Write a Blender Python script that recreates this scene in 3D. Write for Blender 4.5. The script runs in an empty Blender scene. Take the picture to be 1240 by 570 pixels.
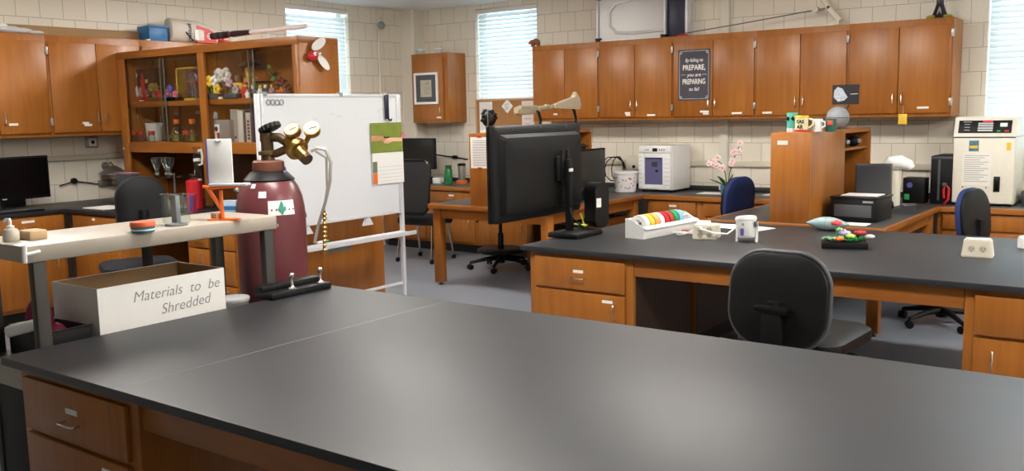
import bpy, bmesh, math, random
from mathutils import Vector, Matrix
random.seed(7)
sc = bpy.context.scene
COL = sc.collection
PI = math.pi

# ------------------------------------------------------------------ camera (metres; X right along back wall, Y into the room)
YAW, PITCH, ROLL, FPX, EYE = -0.63543211, -0.13093178, -0.01984617, 1128.12, 1.55
def cam_axes():
    cy, sy, cp, sp = math.cos(YAW), math.sin(YAW), math.cos(PITCH), math.sin(PITCH)
    f = Vector((sy*cp, cy*cp, sp)); r = Vector((cy, -sy, 0)); u = r.cross(f)
    cr, sr = math.cos(ROLL), math.sin(ROLL)
    return cr*r + sr*u, -sr*r + cr*u, f
RR, UU, FF = cam_axes()
cam = bpy.data.objects.new('camera', bpy.data.cameras.new('camera'))
COL.objects.link(cam)
cam.matrix_world = Matrix(((RR.x, UU.x, -FF.x, 0), (RR.y, UU.y, -FF.y, 0), (RR.z, UU.z, -FF.z, EYE), (0, 0, 0, 1)))
cam.data.sensor_width = 36; cam.data.lens = FPX*36/1240; cam.data.clip_start = .05
sc.camera = cam
def ray(x, y): return RR*((x-620)/FPX) - UU*((y-285)/FPX) + FF
def onz(x, y, z): d = ray(x, y); return Vector((0, 0, EYE)) + d*((z-EYE)/d.z)      # where things stand on a level surface
def ony(x, y, Y): d = ray(x, y); return Vector((0, 0, EYE)) + d*(Y/d.y)
def onx(x, y, X): d = ray(x, y); return Vector((0, 0, EYE)) + d*(X/d.x)

# ------------------------------------------------------------------ materials
def srgb(h):
    h = h.lstrip('#'); v = [int(h[i:i+2], 16)/255 for i in (0, 2, 4)]
    return tuple(c/12.92 if c <= .04045 else ((c+.055)/1.055)**2.4 for c in v) + (1,)
MATS = {}
def mat(name, hexc, rough=.5, metal=0., vary=.06, scale=30., spec=.5, coat=0., bump=0.):
    if name in MATS: return MATS[name]
    m = bpy.data.materials.new(name); m.use_nodes = True
    n, l = m.node_tree.nodes, m.node_tree.links
    b = n['Principled BSDF']; c = srgb(hexc)
    b.inputs['Roughness'].default_value = rough; b.inputs['Metallic'].default_value = metal
    b.inputs['Specular IOR Level'].default_value = spec; b.inputs['Coat Weight'].default_value = coat
    tc = n.new('ShaderNodeTexCoord'); no = n.new('ShaderNodeTexNoise'); no.inputs['Scale'].default_value = scale
    no.inputs['Detail'].default_value = 4
    l.new(tc.outputs['Object'], no.inputs['Vector'])
    mx = n.new('ShaderNodeMix'); mx.data_type = 'RGBA'
    mx.inputs['A'].default_value = tuple(x*(1-vary) for x in c[:3]) + (1,)
    mx.inputs['B'].default_value = tuple(min(1, x*(1+vary)) for x in c[:3]) + (1,)
    l.new(no.outputs['Fac'], mx.inputs['Factor']); l.new(mx.outputs['Result'], b.inputs['Base Color'])
    if bump:
        bp = n.new('ShaderNodeBump'); bp.inputs['Strength'].default_value = bump; bp.inputs['Distance'].default_value = .01
        l.new(no.outputs['Fac'], bp.inputs['Height']); l.new(bp.outputs['Normal'], b.inputs['Normal'])
    MATS[name] = m; return m
def wood(name, dark, light, axis='Z', rough=.34):
    m = bpy.data.materials.new(name); m.use_nodes = True
    n, l = m.node_tree.nodes, m.node_tree.links; b = n['Principled BSDF']
    b.inputs['Roughness'].default_value = rough; b.inputs['Specular IOR Level'].default_value = .45
    tc = n.new('ShaderNodeTexCoord'); mp = n.new('ShaderNodeMapping')
    s = [22, 22, 22]; s['XYZ'.index(axis)] = 1.6
    mp.inputs['Scale'].default_value = s
    no = n.new('ShaderNodeTexNoise'); no.inputs['Scale'].default_value = 1.; no.inputs['Detail'].default_value = 6; no.inputs['Distortion'].default_value = .6
    no2 = n.new('ShaderNodeTexNoise'); no2.inputs['Scale'].default_value = 2.5; no2.inputs['Detail'].default_value = 2
    geo = n.new('ShaderNodeObjectInfo')
    ad = n.new('ShaderNodeVectorMath'); ad.operation = 'ADD'
    l.new(tc.outputs['Object'], ad.inputs[0]); l.new(geo.outputs['Random'], ad.inputs[1])
    l.new(ad.outputs[0], mp.inputs['Vector']); l.new(mp.outputs[0], no.inputs['Vector']); l.new(ad.outputs[0], no2.inputs['Vector'])
    av = n.new('ShaderNodeMix'); av.data_type = 'FLOAT'; av.inputs['Factor'].default_value = .45
    l.new(no.outputs['Fac'], av.inputs['A']); l.new(no2.outputs['Fac'], av.inputs['B'])
    cr = n.new('ShaderNodeValToRGB'); cr.color_ramp.elements[0].position = .3; cr.color_ramp.elements[1].position = .72
    cr.color_ramp.elements[0].color = srgb(dark); cr.color_ramp.elements[1].color = srgb(light)
    l.new(av.outputs['Result'], cr.inputs['Fac']); l.new(cr.outputs['Color'], b.inputs['Base Color'])
    MATS[name] = m; return m
def blockwall(name, axis):
    m = bpy.data.materials.new(name); m.use_nodes = True
    n, l = m.node_tree.nodes, m.node_tree.links; b = n['Principled BSDF']
    b.inputs['Roughness'].default_value = .42
    tc = n.new('ShaderNodeTexCoord'); sp = n.new('ShaderNodeSeparateXYZ'); cb = n.new('ShaderNodeCombineXYZ')
    l.new(tc.outputs['Object'], sp.inputs[0])
    l.new(sp.outputs['X' if axis == 'X' else 'Y'], cb.inputs['X'])
    sub = n.new('ShaderNodeMath'); sub.operation = 'SUBTRACT'; sub.inputs[1].default_value = .0245-.003
    l.new(sp.outputs['Z'], sub.inputs[0]); l.new(sub.outputs[0], cb.inputs['Y'])
    br = n.new('ShaderNodeTexBrick'); br.offset = .5; br.squash = 1
    br.inputs['Scale'].default_value = 1; br.inputs['Brick Width'].default_value = .1991; br.inputs['Row Height'].default_value = .1991
    br.inputs['Mortar Size'].default_value = .003; br.inputs['Mortar Smooth'].default_value = .25
    br.inputs['Color1'].default_value = srgb('#E5DFD0'); br.inputs['Color2'].default_value = srgb('#E0D9C8'); br.inputs['Mortar'].default_value = srgb('#ABA698')
    l.new(cb.outputs[0], br.inputs['Vector']); l.new(br.outputs['Color'], b.inputs['Base Color'])
    no = n.new('ShaderNodeTexNoise'); no.inputs['Scale'].default_value = 60
    l.new(tc.outputs['Object'], no.inputs['Vector'])
    mu = n.new('ShaderNodeMath'); mu.operation = 'MULTIPLY_ADD'; mu.inputs[1].default_value = -1.2
    l.new(br.outputs['Fac'], mu.inputs[0]); l.new(no.outputs['Fac'], mu.inputs[2])
    bp = n.new('ShaderNodeBump'); bp.inputs['Strength'].default_value = .35; bp.inputs['Distance'].default_value = .006
    l.new(mu.outputs[0], bp.inputs['Height']); l.new(bp.outputs['Normal'], b.inputs['Normal'])
    MATS[name] = m; return m
def glass(name, tint='#F2F7F5', refl=.08, k=.22):
    m = bpy.data.materials.new(name); m.use_nodes = True
    n, l = m.node_tree.nodes, m.node_tree.links
    n.remove(n['Principled BSDF']); out = n['Material Output']
    t = n.new('ShaderNodeBsdfTransparent'); t.inputs['Color'].default_value = srgb(tint)
    g = n.new('ShaderNodeBsdfGlossy'); g.inputs['Roughness'].default_value = .03
    fr = n.new('ShaderNodeLayerWeight'); fr.inputs['Blend'].default_value = .25
    mu = n.new('ShaderNodeMath'); mu.operation = 'MULTIPLY_ADD'; mu.inputs[1].default_value = k; mu.inputs[2].default_value = refl*.12
    l.new(fr.outputs['Fresnel'], mu.inputs[0])
    mx = n.new('ShaderNodeMixShader'); l.new(mu.outputs[0], mx.inputs[0]); l.new(t.outputs[0], mx.inputs[1]); l.new(g.outputs[0], mx.inputs[2])
    l.new(mx.outputs[0], out.inputs['Surface']); MATS[name] = m; return m
def slatmat(name):
    m = bpy.data.materials.new(name); m.use_nodes = True
    n, l = m.node_tree.nodes, m.node_tree.links
    n.remove(n['Principled BSDF']); out = n['Material Output']
    d = n.new('ShaderNodeBsdfDiffuse'); d.inputs['Color'].default_value = srgb('#F1F4F4')
    t = n.new('ShaderNodeBsdfTranslucent'); t.inputs['Color'].default_value = srgb('#EAF3F6')
    mx = n.new('ShaderNodeMixShader'); mx.inputs[0].default_value = .3
    l.new(d.outputs[0], mx.inputs[1]); l.new(t.outputs[0], mx.inputs[2]); l.new(mx.outputs[0], out.inputs['Surface'])
    MATS[name] = m; return m
def emit(name, hexc, s):
    m = bpy.data.materials.new(name); m.use_nodes = True
    b = m.node_tree.nodes['Principled BSDF']; b.inputs['Base Color'].default_value = srgb(hexc)
    b.inputs['Emission Color'].default_value = srgb(hexc); b.inputs['Emission Strength'].default_value = s
    MATS[name] = m; return m

WOOD = wood('varnished_oak_upright', '#8E531E', '#AE6E2B')
WOODX = wood('varnished_oak_across', '#8C511D', '#AC6B2A', 'X')
WOODY = wood('varnished_oak_lengthwise', '#8C511D', '#AC6B2A', 'Y')
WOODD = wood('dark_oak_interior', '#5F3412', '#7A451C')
EPOXY = mat('black_epoxy_top', '#1F2126', .46, vary=.10, scale=6, spec=.62)
LAMI = mat('dark_grey_laminate', '#3B3A3A', .42, vary=.08, scale=12)
TOE = mat('black_toe_kick', '#151412', .6)
BLACK = mat('black_plastic', '#0B0B0C', .5, spec=.3)
BLACKG = mat('glossy_black_plastic', '#0C0C0E', .22)
BLACKS = mat('black_screen', '#08080A', .18, vary=0)
FABRIC = mat('black_fabric', '#17171B', .85, scale=200, vary=.25, bump=.2)
VINYL = mat('black_vinyl', '#090A0B', .45, bump=.05, scale=80, spec=.3)
NAVY = mat('navy_fabric', '#142A5E', .8, scale=200, vary=.2, bump=.15)
DKNAVY = mat('dark_navy_fabric', '#0E111C', .85, scale=200, vary=.2)
MESH = mat('black_mesh', '#1B1B1D', .8, scale=300, vary=.4)
CHROME = mat('chrome', '#D9D6D0', .22, 1.)
STEEL = mat('brushed_steel', '#A9A8A4', .38, .9)
DKSTEEL = mat('dark_steel_post', '#3D3A36', .5, .4)
WHITE = mat('white_plastic', '#ECECEA', .35, vary=.02)
OFFW = mat('ivory_plastic', '#DED8C6', .4, vary=.03)
PAPER = mat('white_paper', '#EFEEEA', .8, vary=.02)
INK = mat('black_ink', '#1C1C1E', .7)
GREYINK = mat('grey_print', '#8B8B8F', .8)
BEIGE = mat('beige_steel', '#A69D90', .45, vary=.03)
CARD = mat('brown_cardboard', '#A4845E', .85, scale=15)
CORK = mat('cork', '#A97A4B', .9, scale=250, vary=.25)
FLOORM = mat('grey_blue_linoleum', '#777D86', .38, vary=.06, scale=5)
CEIL = mat('white_ceiling', '#EDF0F2', .8, vary=.02)
PAINT = mat('cream_wall_paint', '#DEDACC', .45, vary=.02)
RACEWAY = mat('cream_raceway', '#CBC4B1', .45, vary=.02)
MAROON = mat('maroon_cylinder_paint', '#6A363A', .32, vary=.12, scale=9)
BRASS = mat('brass', '#B08A4A', .28, 1.)
DKBRASS = mat('tarnished_bronze', '#6E5A42', .4, .9)
RED = mat('red_plastic', '#C3222A', .4)
ORANGE = mat('orange_plastic', '#F2762A', .4)
YELLOW = mat('yellow_plastic', '#EBC23C', .45)
GREEN = mat('green_plastic', '#2F9E58', .45)
DGREEN = mat('dark_green_leaf', '#2C5A36', .5)
LGREEN = mat('pale_green_leaf', '#7FA77E', .55)
BLUE = mat('blue_plastic', '#2B6FA8', .45)
PURPLE = mat('purple_plastic', '#5A57A8', .45)
PINK = mat('pink_plastic', '#E56A93', .5)
MAGENTA = mat('magenta_cloth', '#7C1837', .8)
TEAL = mat('teal_ceramic', '#54AFA0', .3)
GREY = mat('grey_plastic', '#8E9092', .5)
LGREY = mat('light_grey_plastic', '#C5C7C9', .45)
DGREY = mat('dark_grey_plastic', '#4A4B4F', .5)
WOODLT = mat('pale_raw_wood', '#C6A57E', .7, scale=20)
DBLUE = mat('dark_navy_plastic', '#1B1F3A', .4)
BOARDW = mat('whiteboard_enamel', '#E4E7EA', .22, vary=.015, scale=3)
ALU = mat('white_aluminium', '#DCDEE2', .35, .1)
GLASSM = glass('clear_glass', '#FBFDFC')
CLEAR = glass('clear_acrylic', '#F4F9F9', .4, .6)
SMOKE = glass('violet_tinted_glass', '#EDECF6', .12)
WGLASS = glass('window_glass', '#F4FAFC', .1)
SLAT = slatmat('translucent_blind_slat')
BW_X = blockwall('painted_block_wall_x', 'X'); BW_Y = blockwall('painted_block_wall_y', 'Y')
LAMP = emit('fluorescent_diffuser', '#FFF9F1', 20.)
LED = emit('red_display_digits', '#D03030', .6)

# ------------------------------------------------------------------ mesh builder
class MB:
    def __init__(s): s.bm = bmesh.new()
    def _add(s, verts, faces):
        vs = [s.bm.verts.new(v) for v in verts]; out = []
        for f in faces:
            try: out.append(s.bm.faces.new([vs[i] for i in f]))
            except ValueError: pass
        return vs, out
    def box(s, x0, x1, y0, y1, z0, z1, bev=0., M=None, seg=2):
        P = [Vector((x, y, z)) for z in (z0, z1) for y in (y0, y1) for x in (x0, x1)]
        if M: P = [M @ p for p in P]
        vs, fs = s._add(P, [(0, 2, 3, 1), (4, 5, 7, 6), (0, 1, 5, 4), (2, 6, 7, 3), (0, 4, 6, 2), (1, 3, 7, 5)])
        if bev:
            ed = list({e for f in fs for e in f.edges})
            bmesh.ops.bevel(s.bm, geom=ed, offset=bev, segments=seg, affect='EDGES', profile=.5)
        return s
    def cyl(s, p0, p1, r0, r1=None, n=20, cap=True):
        r1 = r0 if r1 is None else r1
        p0, p1 = Vector(p0), Vector(p1); d = (p1-p0).normalized()
        a = d.orthogonal().normalized(); b = d.cross(a)
        V = [p + (a*math.cos(2*PI*i/n) + b*math.sin(2*PI*i/n))*r for p, r in ((p0, r0), (p1, r1)) for i in range(n)]
        F = [(i, (i+1) % n, n+(i+1) % n, n+i) for i in range(n)]
        if cap: F += [tuple(range(n-1, -1, -1)), tuple(range(n, 2*n))]
        s._add(V, F); return s
    def tube(s, pts, r, n=8, closed=False):
        pts = [Vector(p) for p in pts]; N = len(pts); rings = []
        rr = r if isinstance(r, (list, tuple)) else [r]*N
        a = None
        for i, p in enumerate(pts):
            q0 = pts[i-1] if (i or closed) else p; q1 = pts[(i+1) % N] if (i < N-1 or closed) else p
            d = (q1-q0).normalized()
            if a is None: a = d.orthogonal().normalized()
            a = (a - d*a.dot(d)); a = a.normalized() if a.length > 1e-6 else d.orthogonal().normalized()
            b = d.cross(a)
            rings.append([p + (a*math.cos(2*PI*k/n) + b*math.sin(2*PI*k/n))*rr[i] for k in range(n)])
        V = [v for R_ in rings for v in R_]; F = []
        for i in range(N if closed else N-1):
            j = (i+1) % N
            F += [(i*n+k, i*n+(k+1) % n, j*n+(k+1) % n, j*n+k) for k in range(n)]
        if not closed: F += [tuple(range(n-1, -1, -1)), tuple(range((N-1)*n, N*n))]
        s._add(V, F); return s
    def lathe(s, prof, c=(0, 0, 0), n=28, M=None, cap=True):
        c = Vector(c); V = []
        for r, z in prof:
            for i in range(n):
                p = Vector((r*math.cos(2*PI*i/n), r*math.sin(2*PI*i/n), z))
                V.append((M @ p if M else p) + c)
        F = [(j*n+i, j*n+(i+1) % n, (j+1)*n+(i+1) % n, (j+1)*n+i) for j in range(len(prof)-1) for i in range(n)]
        if cap: F += [tuple(range(n-1, -1, -1)), tuple(range((len(prof)-1)*n, len(prof)*n))]
        s._add(V, F); return s
    def ball(s, c, r, n=16, m=10, M=None):
        r = (r, r, r) if not isinstance(r, (tuple, list)) else r
        V = []; c = Vector(c)
        for j in range(m+1):
            t = PI*j/m
            for i in range(n):
                p = Vector((r[0]*math.sin(t)*math.cos(2*PI*i/n), r[1]*math.sin(t)*math.sin(2*PI*i/n), -r[2]*math.cos(t)))
                V.append((M @ p if M else p) + c)
        F = []
        for j in range(m):
            for i in range(n):
                q = [j*n+i, j*n+(i+1) % n, (j+1)*n+(i+1) % n, (j+1)*n+i]
                F.append(tuple(q))
        vs, fs = s._add(V, F)
        bmesh.ops.remove_doubles(s.bm, verts=vs, dist=1e-6)
        return s
    def prism(s, poly, h, M=None):
        """poly: list of (x, y) outline; extruded along +z by h, then mapped with M"""
        n = len(poly)
        V = [Vector((x, y, z)) for z in (0, h) for x, y in poly]
        if M: V = [M @ v for v in V]
        s._add(V, [tuple(range(n-1, -1, -1)), tuple(range(n, 2*n))] + [(i, (i+1) % n, n+(i+1) % n, n+i) for i in range(n)])
        return s
    def build(s, name, m, parent=None, smooth=True, loc=None):
        bmesh.ops.recalc_face_normals(s.bm, faces=s.bm.faces[:])
        me = bpy.data.meshes.new(name); s.bm.to_mesh(me); s.bm.free()
        me.materials.append(m)
        if smooth:
            me.polygons.foreach_set('use_smooth', [True]*len(me.polygons))
            me.set_sharp_from_angle(angle=math.radians(38))
        o = bpy.data.objects.new(name, me); COL.objects.link(o)
        if parent: o.parent = parent
        if loc: o.location = loc
        return o
def B(*a, **k): return MB().box(*a, **k)
def rotz(a): return Matrix.Rotation(a, 4, 'Z')
def TM(loc, rx=0, ry=0, rz=0): return Matrix.Translation(loc) @ Matrix.Rotation(rz, 4, 'Z') @ Matrix.Rotation(ry, 4, 'Y') @ Matrix.Rotation(rx, 4, 'X')
def rrect(w, h, r, n=6):
    """rounded rectangle outline centred on 0,0"""
    P = []
    for cx, cy, a in ((w/2-r, h/2-r, 0), (-w/2+r, h/2-r, PI/2), (-w/2+r, -h/2+r, PI), (w/2-r, -h/2+r, 1.5*PI)):
        for i in range(n+1): P.append((cx+r*math.cos(a+PI/2*i/n), cy+r*math.sin(a+PI/2*i/n)))
    return P
def thing(name, label, cat, loc=(0, 0, 0), rz=0., group=None):
    o = bpy.data.objects.new(name, None); COL.objects.link(o); o.empty_display_size = .1
    o.location = loc; o.rotation_euler = (0, 0, rz); o['label'] = label; o['category'] = cat
    if group: o['group'] = group
    return o
def tag(o, label, cat, group=None):
    o['label'] = label; o['category'] = cat
    if group: o['group'] = group
    return o
def struct(o): o['kind'] = 'structure'; return o
def dup(root, loc, rz=None, label=None, group=None):
    r = root.copy(); COL.objects.link(r); r.location = loc
    if rz is not None: r.rotation_euler = (0, 0, rz)
    if label: r['label'] = label
    if group: r['group'] = group
    for ch in list(root.children):
        c = ch.copy(); COL.objects.link(c); c.parent = r
        for g in list(ch.children):
            d = g.copy(); COL.objects.link(d); d.parent = c
    return r
def text(s, size, m, parent, M, name='lettering', shear=0., thin=0., depth=.0004, align='CENTER', sx=1.):
    cu = bpy.data.curves.new('t', 'FONT'); cu.body = s; cu.size = size; cu.align_x = align; cu.align_y = 'CENTER'
    cu.shear = shear; cu.offset = thin; cu.extrude = depth; cu.resolution_u = 3; cu.space_line = .95
    o = bpy.data.objects.new('t', cu); COL.objects.link(o)
    dg = bpy.context.evaluated_depsgraph_get()
    me = bpy.data.meshes.new_from_object(o.evaluated_get(dg)); bpy.data.objects.remove(o)
    me.transform(M @ Matrix.Diagonal((sx, 1, 1, 1))); me.materials.clear(); me.materials.append(m); me.name = name
    q = bpy.data.objects.new(name, me); COL.objects.link(q)
    if parent: q.parent = parent
    return q
FACE_Y = Matrix.Rotation(PI/2, 4, 'X')            # text in XY plane turned upright, readable from -Y
def upright(loc, rz=0.): return Matrix.Translation(loc) @ Matrix.Rotation(rz, 4, 'Z') @ FACE_Y

# ------------------------------------------------------------------ room shell
XL, YB, ZC = -7.85, 8.65, 2.79
XR, YF = 3.4, -3.6
T = .25
struct(B(XL-T, XR+T, YF-T, YB+T, -.12, 0).build('floor', FLOORM, smooth=False))
struct(B(XL-T, XR+T, YF-T, YB+T, ZC, ZC+.12).build('ceiling', CEIL, smooth=False))
WIN = {1: (-6.85, -5.98, 1.15, 2.74), 3: (-1.46, .35, 1.15, 2.74)}           # on the back wall (x0, x1, z0, z1)
W2 = (6.70, 7.60, 1.15, 2.74)                                                  # on the left wall (y0, y1, z0, z1)
w = MB(); xs = XL-T
for k in (1, 3):
    x0, x1, z0, z1 = WIN[k]
    w.box(xs, x0, YB, YB+T, 0, ZC); w.box(x0, x1, YB, YB+T, 0, z0); w.box(x0, x1, YB, YB+T, z1, ZC); xs = x1
w.box(xs, XR+T, YB, YB+T, 0, ZC)
struct(w.build('wall_back', BW_X, smooth=False))
w = MB()
w.box(XL-T, XL, YF-T, W2[0], 0, ZC).box(XL-T, XL, W2[1], YB, 0, ZC).box(XL-T, XL, W2[0], W2[1], 0, W2[2]).box(XL-T, XL, W2[0], W2[1], W2[3], ZC)
struct(w.build('wall_left', BW_Y, smooth=False))
struct(B(XR, XR+T, YF-T, YB+T, 0, ZC).build('wall_right', BW_Y, smooth=False))
struct(B(XL-T, XR+T, YF-T, YF, 0, ZC).build('wall_front', BW_X, smooth=False))
# pilaster in the corner, rounded outer edge
pil = MB().prism([(-7.85, 8.65), (-7.85, 8.46)] + [(-7.68+.03*math.sin(a), 8.49-.03*math.cos(a)) for a in [i*PI/10 for i in range(6)]] + [(-7.65, 8.65)], ZC)
struct(pil.build('trim_1', PAINT))
def window(n, a0, a1, z0, z1, side):
    """frame, sash rail and glass in the depth of the wall; blind hung inside"""
    root = bpy.data.objects.new('window_%d' % n, None); COL.objects.link(root); struct(root)
    def bx(m, u0, u1, v0, v1, q0, q1):
        if side == 'back': m.box(u0, u1, YB+v0, YB+v1, q0, q1)
        else: m.box(XL-v1, XL-v0, u0, u1, q0, q1)
        return m
    f = MB(); t = .05
    for q in ((a0, a0+t, .14, .2, z0, z1), (a1-t, a1, .14, .2, z0, z1), (a0+t, a1-t, .14, .2, z0, z0+t), (a0+t, a1-t, .14, .2, z1-t, z1), (a0+t, a1-t, .14, .2, (z0+z1)/2-.02, (z0+z1)/2+.02)): bx(f, *q)
    struct(f.build('window_frame', ALU, root))
    struct(bx(MB(), a0+t, a1-t, .168, .174, z0+t, z1-t).build('window_glass', WGLASS, root))
    return root
window(1, *WIN[1], 'back'); window(3, *WIN[3], 'back'); window(2, *W2, 'left')
def blind(a0, a1, z0, z1, side, label, tilt=62):
    root = thing('window_blind', label, 'blind', ((a0+a1)/2, YB+.06, z0) if side == 'back' else (XL-.06, (a0+a1)/2, z0), 0 if side == 'back' else PI/2, 'window blinds')
    W = (a1-a0)/2-.008; H = z1-z0
    m = MB(); n = int((H-.07)/.046)
    for i in range(n):
        M = TM((0, 0, .04+.046*i), math.radians(tilt)); m.box(-W, W, -.026, .026, -.0009, .0009, M=M)
    m.build('slats', SLAT, root)
    B(-W, W, -.028, .028, H-.05, H-.002, .004).build('head_rail', WHITE, root)
    B(-W, W, -.02, .02, 0, .018, .004).build('bottom_rail', WHITE, root)
    for x in (-W*.7, W*.7): MB().cyl((x, -.03, .01), (x, -.03, H-.03), .0015, n=6).build('ladder_cord', WHITE, root)
blind(WIN[1][0], WIN[1][1], 1.70, 2.74, 'back', 'white slatted window blind above the cork board, between wall cabinets')
blind(WIN[3][0], WIN[3][1], 1.16, 2.74, 'back', 'white slatted window blind on the right, behind the tall cream incubator')
blind(W2[0], W2[1], 1.16, 2.74, 'left', 'sunlit white window blind behind the display cabinet and whiteboard')

# ceiling lamps (troffers)
def troffer(x, y, label):
    r = thing('ceiling_light', label, 'ceiling light', (x, y, ZC), 0, 'ceiling troffers')
    f = MB().box(-.63, .63, -.32, -.29, -.045, 0).box(-.63, .63, .29, .32, -.045, 0).box(-.63, -.6, -.29, .29, -.045, 0).box(.6, .63, -.29, .29, -.045, 0)
    f.build('frame', WHITE, r, smooth=False)
    B(-.6, .6, -.22, .22, -.085, -.02, .02).build('diffuser', LAMP, r)
for y in (2.7, 5.9):
    for x in (-5.9, -2.9, .1, 2.4):
        troffer(x, y, 'white rectangular fluorescent ceiling light with flat diffuser')

# conduits, raceways and outlets on the walls
struct(MB().box(-5.9, -1.5, YB-.035, YB, .985, 1.04, .004).build('trim_2', RACEWAY))
struct(MB().box(XL, XL+.03, 2.0, 4.9, 1.22, 1.26, .004).build('trim_3', RACEWAY))
struct(MB().box(-3.80, -3.71, YB-.05, YB, .75, ZC, .012).build('trim_4', PAINT))
struct(MB().cyl((XL+.02, 8.06, 1.0), (XL+.02, 8.06, ZC), .011).build('trim_5', PAINT))
def outlet(name, label, loc, rz):
    r = thing(name, label, 'outlet', loc, rz)
    B(-.055, .055, -.028, 0, -.05, .05, .006).build('box', STEEL, r)
    B(-.035, .035, -.032, -.028, -.035, .035, .003).build('cover', WHITE, r)
    MB().cyl((0, -.034, .0), (0, -.031, 0), .016).build('socket', BLACK, r)
p = onx(110, 172, XL); outlet('wall_outlet', 'metal wall outlet box with dark round socket below the left wall cabinets', (XL, p.y, p.z), PI/2)
r = thing('thermostat_ball', 'grey round ball hanging on the conduit beside the left window', 'ornament', (XL+.03, 8.055, 2.59))
MB().ball((.045, 0, 0), .045).build('ball', GREY, r); MB().cyl((.045, 0, .04), (.045, 0, .10), .004).build('stem', STEEL, r)

# ------------------------------------------------------------------ casework
def wire_pull(parent, x, y, z, L=.09, vertical=False, m=None):
    """bent wire handle standing out of a front at y (towards -y)"""
    h = L/2; P = [(-h, 0), (-h, -.022), (-h+.008, -.028), (h-.008, -.028), (h, -.022), (h, 0)]
    pts = [(x, y+b, z+a) if vertical else (x+a, y+b, z) for a, b in P]
    return MB().tube(pts, .0045, 8).build('pull', m or CHROME, parent)
def strip(parent, x, y, z, w_=.07, h=.018, m=None, name='label_strip'):
    return B(x-w_/2, x+w_/2, y-.0015, y, z-h/2, z+h/2).build(name, m or PAPER, parent, smooth=False)
def front(parent, kind, x0, x1, z0, z1, pull=None, labels=(), m=None, th=.02):
    """a lipped door or drawer front; pull = ('h'|'v', x, z)"""
    d = B(x0, x1, -th, 0, z0, z1, .004).build(kind, m or WOOD, parent)
    if pull: wire_pull(d, pull[1], -th, pull[2], vertical=pull[0] == 'v')
    for lx, lz, lw in labels: strip(d, lx, -th, lz, lw)
    return d
def hinge(parent, x, z): return MB().box(x-.012, x+.012, -.026, .002, z-.03, z+.03, .003).cyl((x, -.026, z-.03), (x, -.026, z+.03), .005, n=8).build('hinge', STEEL, parent)
def wall_unit(name, label, loc, rz, W, D, H, doors=2, labels=((), ()), group=None, hinges='R', top=.055, pulls=True):
    r = thing(name, label, 'cabinet', loc, rz, group)
    B(0, W, 0, D, 0, H, .002).build('carcass', WOOD, r)
    g = .013; x0, x1 = g, W-g; z0, z1 = .03, H-top
    if doors == 2:
        c = W/2
        front(r, 'door', x0, c-.0025, z0, z1, ('v', c-.035, z0+.12) if pulls else None, labels[0])
        front(r, 'door', c+.0025, x1, z0, z1, ('v', c+.035, z0+.12) if pulls else None, labels[1])
    else:
        front(r, 'door', x0+.015, x1-.05, z0, z1, ('v', x1-.09, z0+.1), labels[0])
    for hx in ([0.004, W-.004] if hinges == 'LR' else [W-.004] if hinges == 'R' else []):
        hinge(r, hx, z1-.07); hinge(r, hx, z0+.09)
    return r
# five units along the back wall
UW = .832; UX = -5.81; UZ = 1.45; UD = YB-8.31; UH = .797
G = 'oak wall cabinets along the back wall'
labs = ['oak two-door wall cabinet beside the blind, leftmost of the back row',
        'oak two-door wall cabinet right under the silver framed case',
        'oak two-door wall cabinet with the chalkboard quote sign on its left door',
        'oak two-door wall cabinet behind the dark photo card and grey globe',
        'oak two-door wall cabinet with a yellow tag, rightmost of the back row']
L5 = [(((.30, .075, .05),), ()), (((.335, .075, .06), (.34, .055, .05)), ((.60, .05, .09),)), (((.335, .075, .09), (.35, .055, .06)), ((.66, .055, .10),)),
      (((.12, .055, .09),), ()), ((), ((.62, .075, .09),))]
units = [wall_unit('wall_cabinet', labs[i], (UX+UW*i, 8.31, UZ), 0, UW, UD-.002, UH, 2, L5[i], G) for i in range(5)]
# yellow tag and keys hanging from a handle
t = thing('hanging_tag', 'yellow paper tag hanging below the last wall cabinet door', 'tag', (-2.01, 8.26, 1.39))
B(-.035, .035, -.004, 0, 0, .085, .002).build('tag_card', YELLOW, t)
MB().tube([(0, -.002, .08), (.002, -.002, .12), (0, -.004, .155)], .002, 6).build('cord', CHROME, t)
# the left wall units (front faces +X)
LX = -7.52; LZ = 1.43; LH = .815; LD = LX-XL-.002
G2 = 'oak wall cabinets along the left wall'
ly = 3.93
for k, (lab, y) in enumerate((('oak wall cabinet at the left frame edge, its door with one white label', ly-UW), ('oak wall cabinet meeting the glazed display case on the left wall', ly))):
    wall_unit('wall_cabinet', lab, (LX, y, LZ), PI/2, UW, LD, LH, 2, ((), ((.52, .105, .07),)) if k == 0 else (((.28, .105, .055), (.30, .088, .065)), ()), G2)
wall_unit('wall_cabinet', 'oak wall cabinet mostly hidden behind the glazed display case', (LX, ly+UW, LZ), PI/2, UW, LD, LH, 2, ((), ()), G2)
wall_unit('wall_cabinet', 'oak wall cabinet farthest left, mostly outside the frame', (LX, ly-2*UW, LZ), PI/2, UW, LD, LH, 2, ((), ()), G2)
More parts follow.
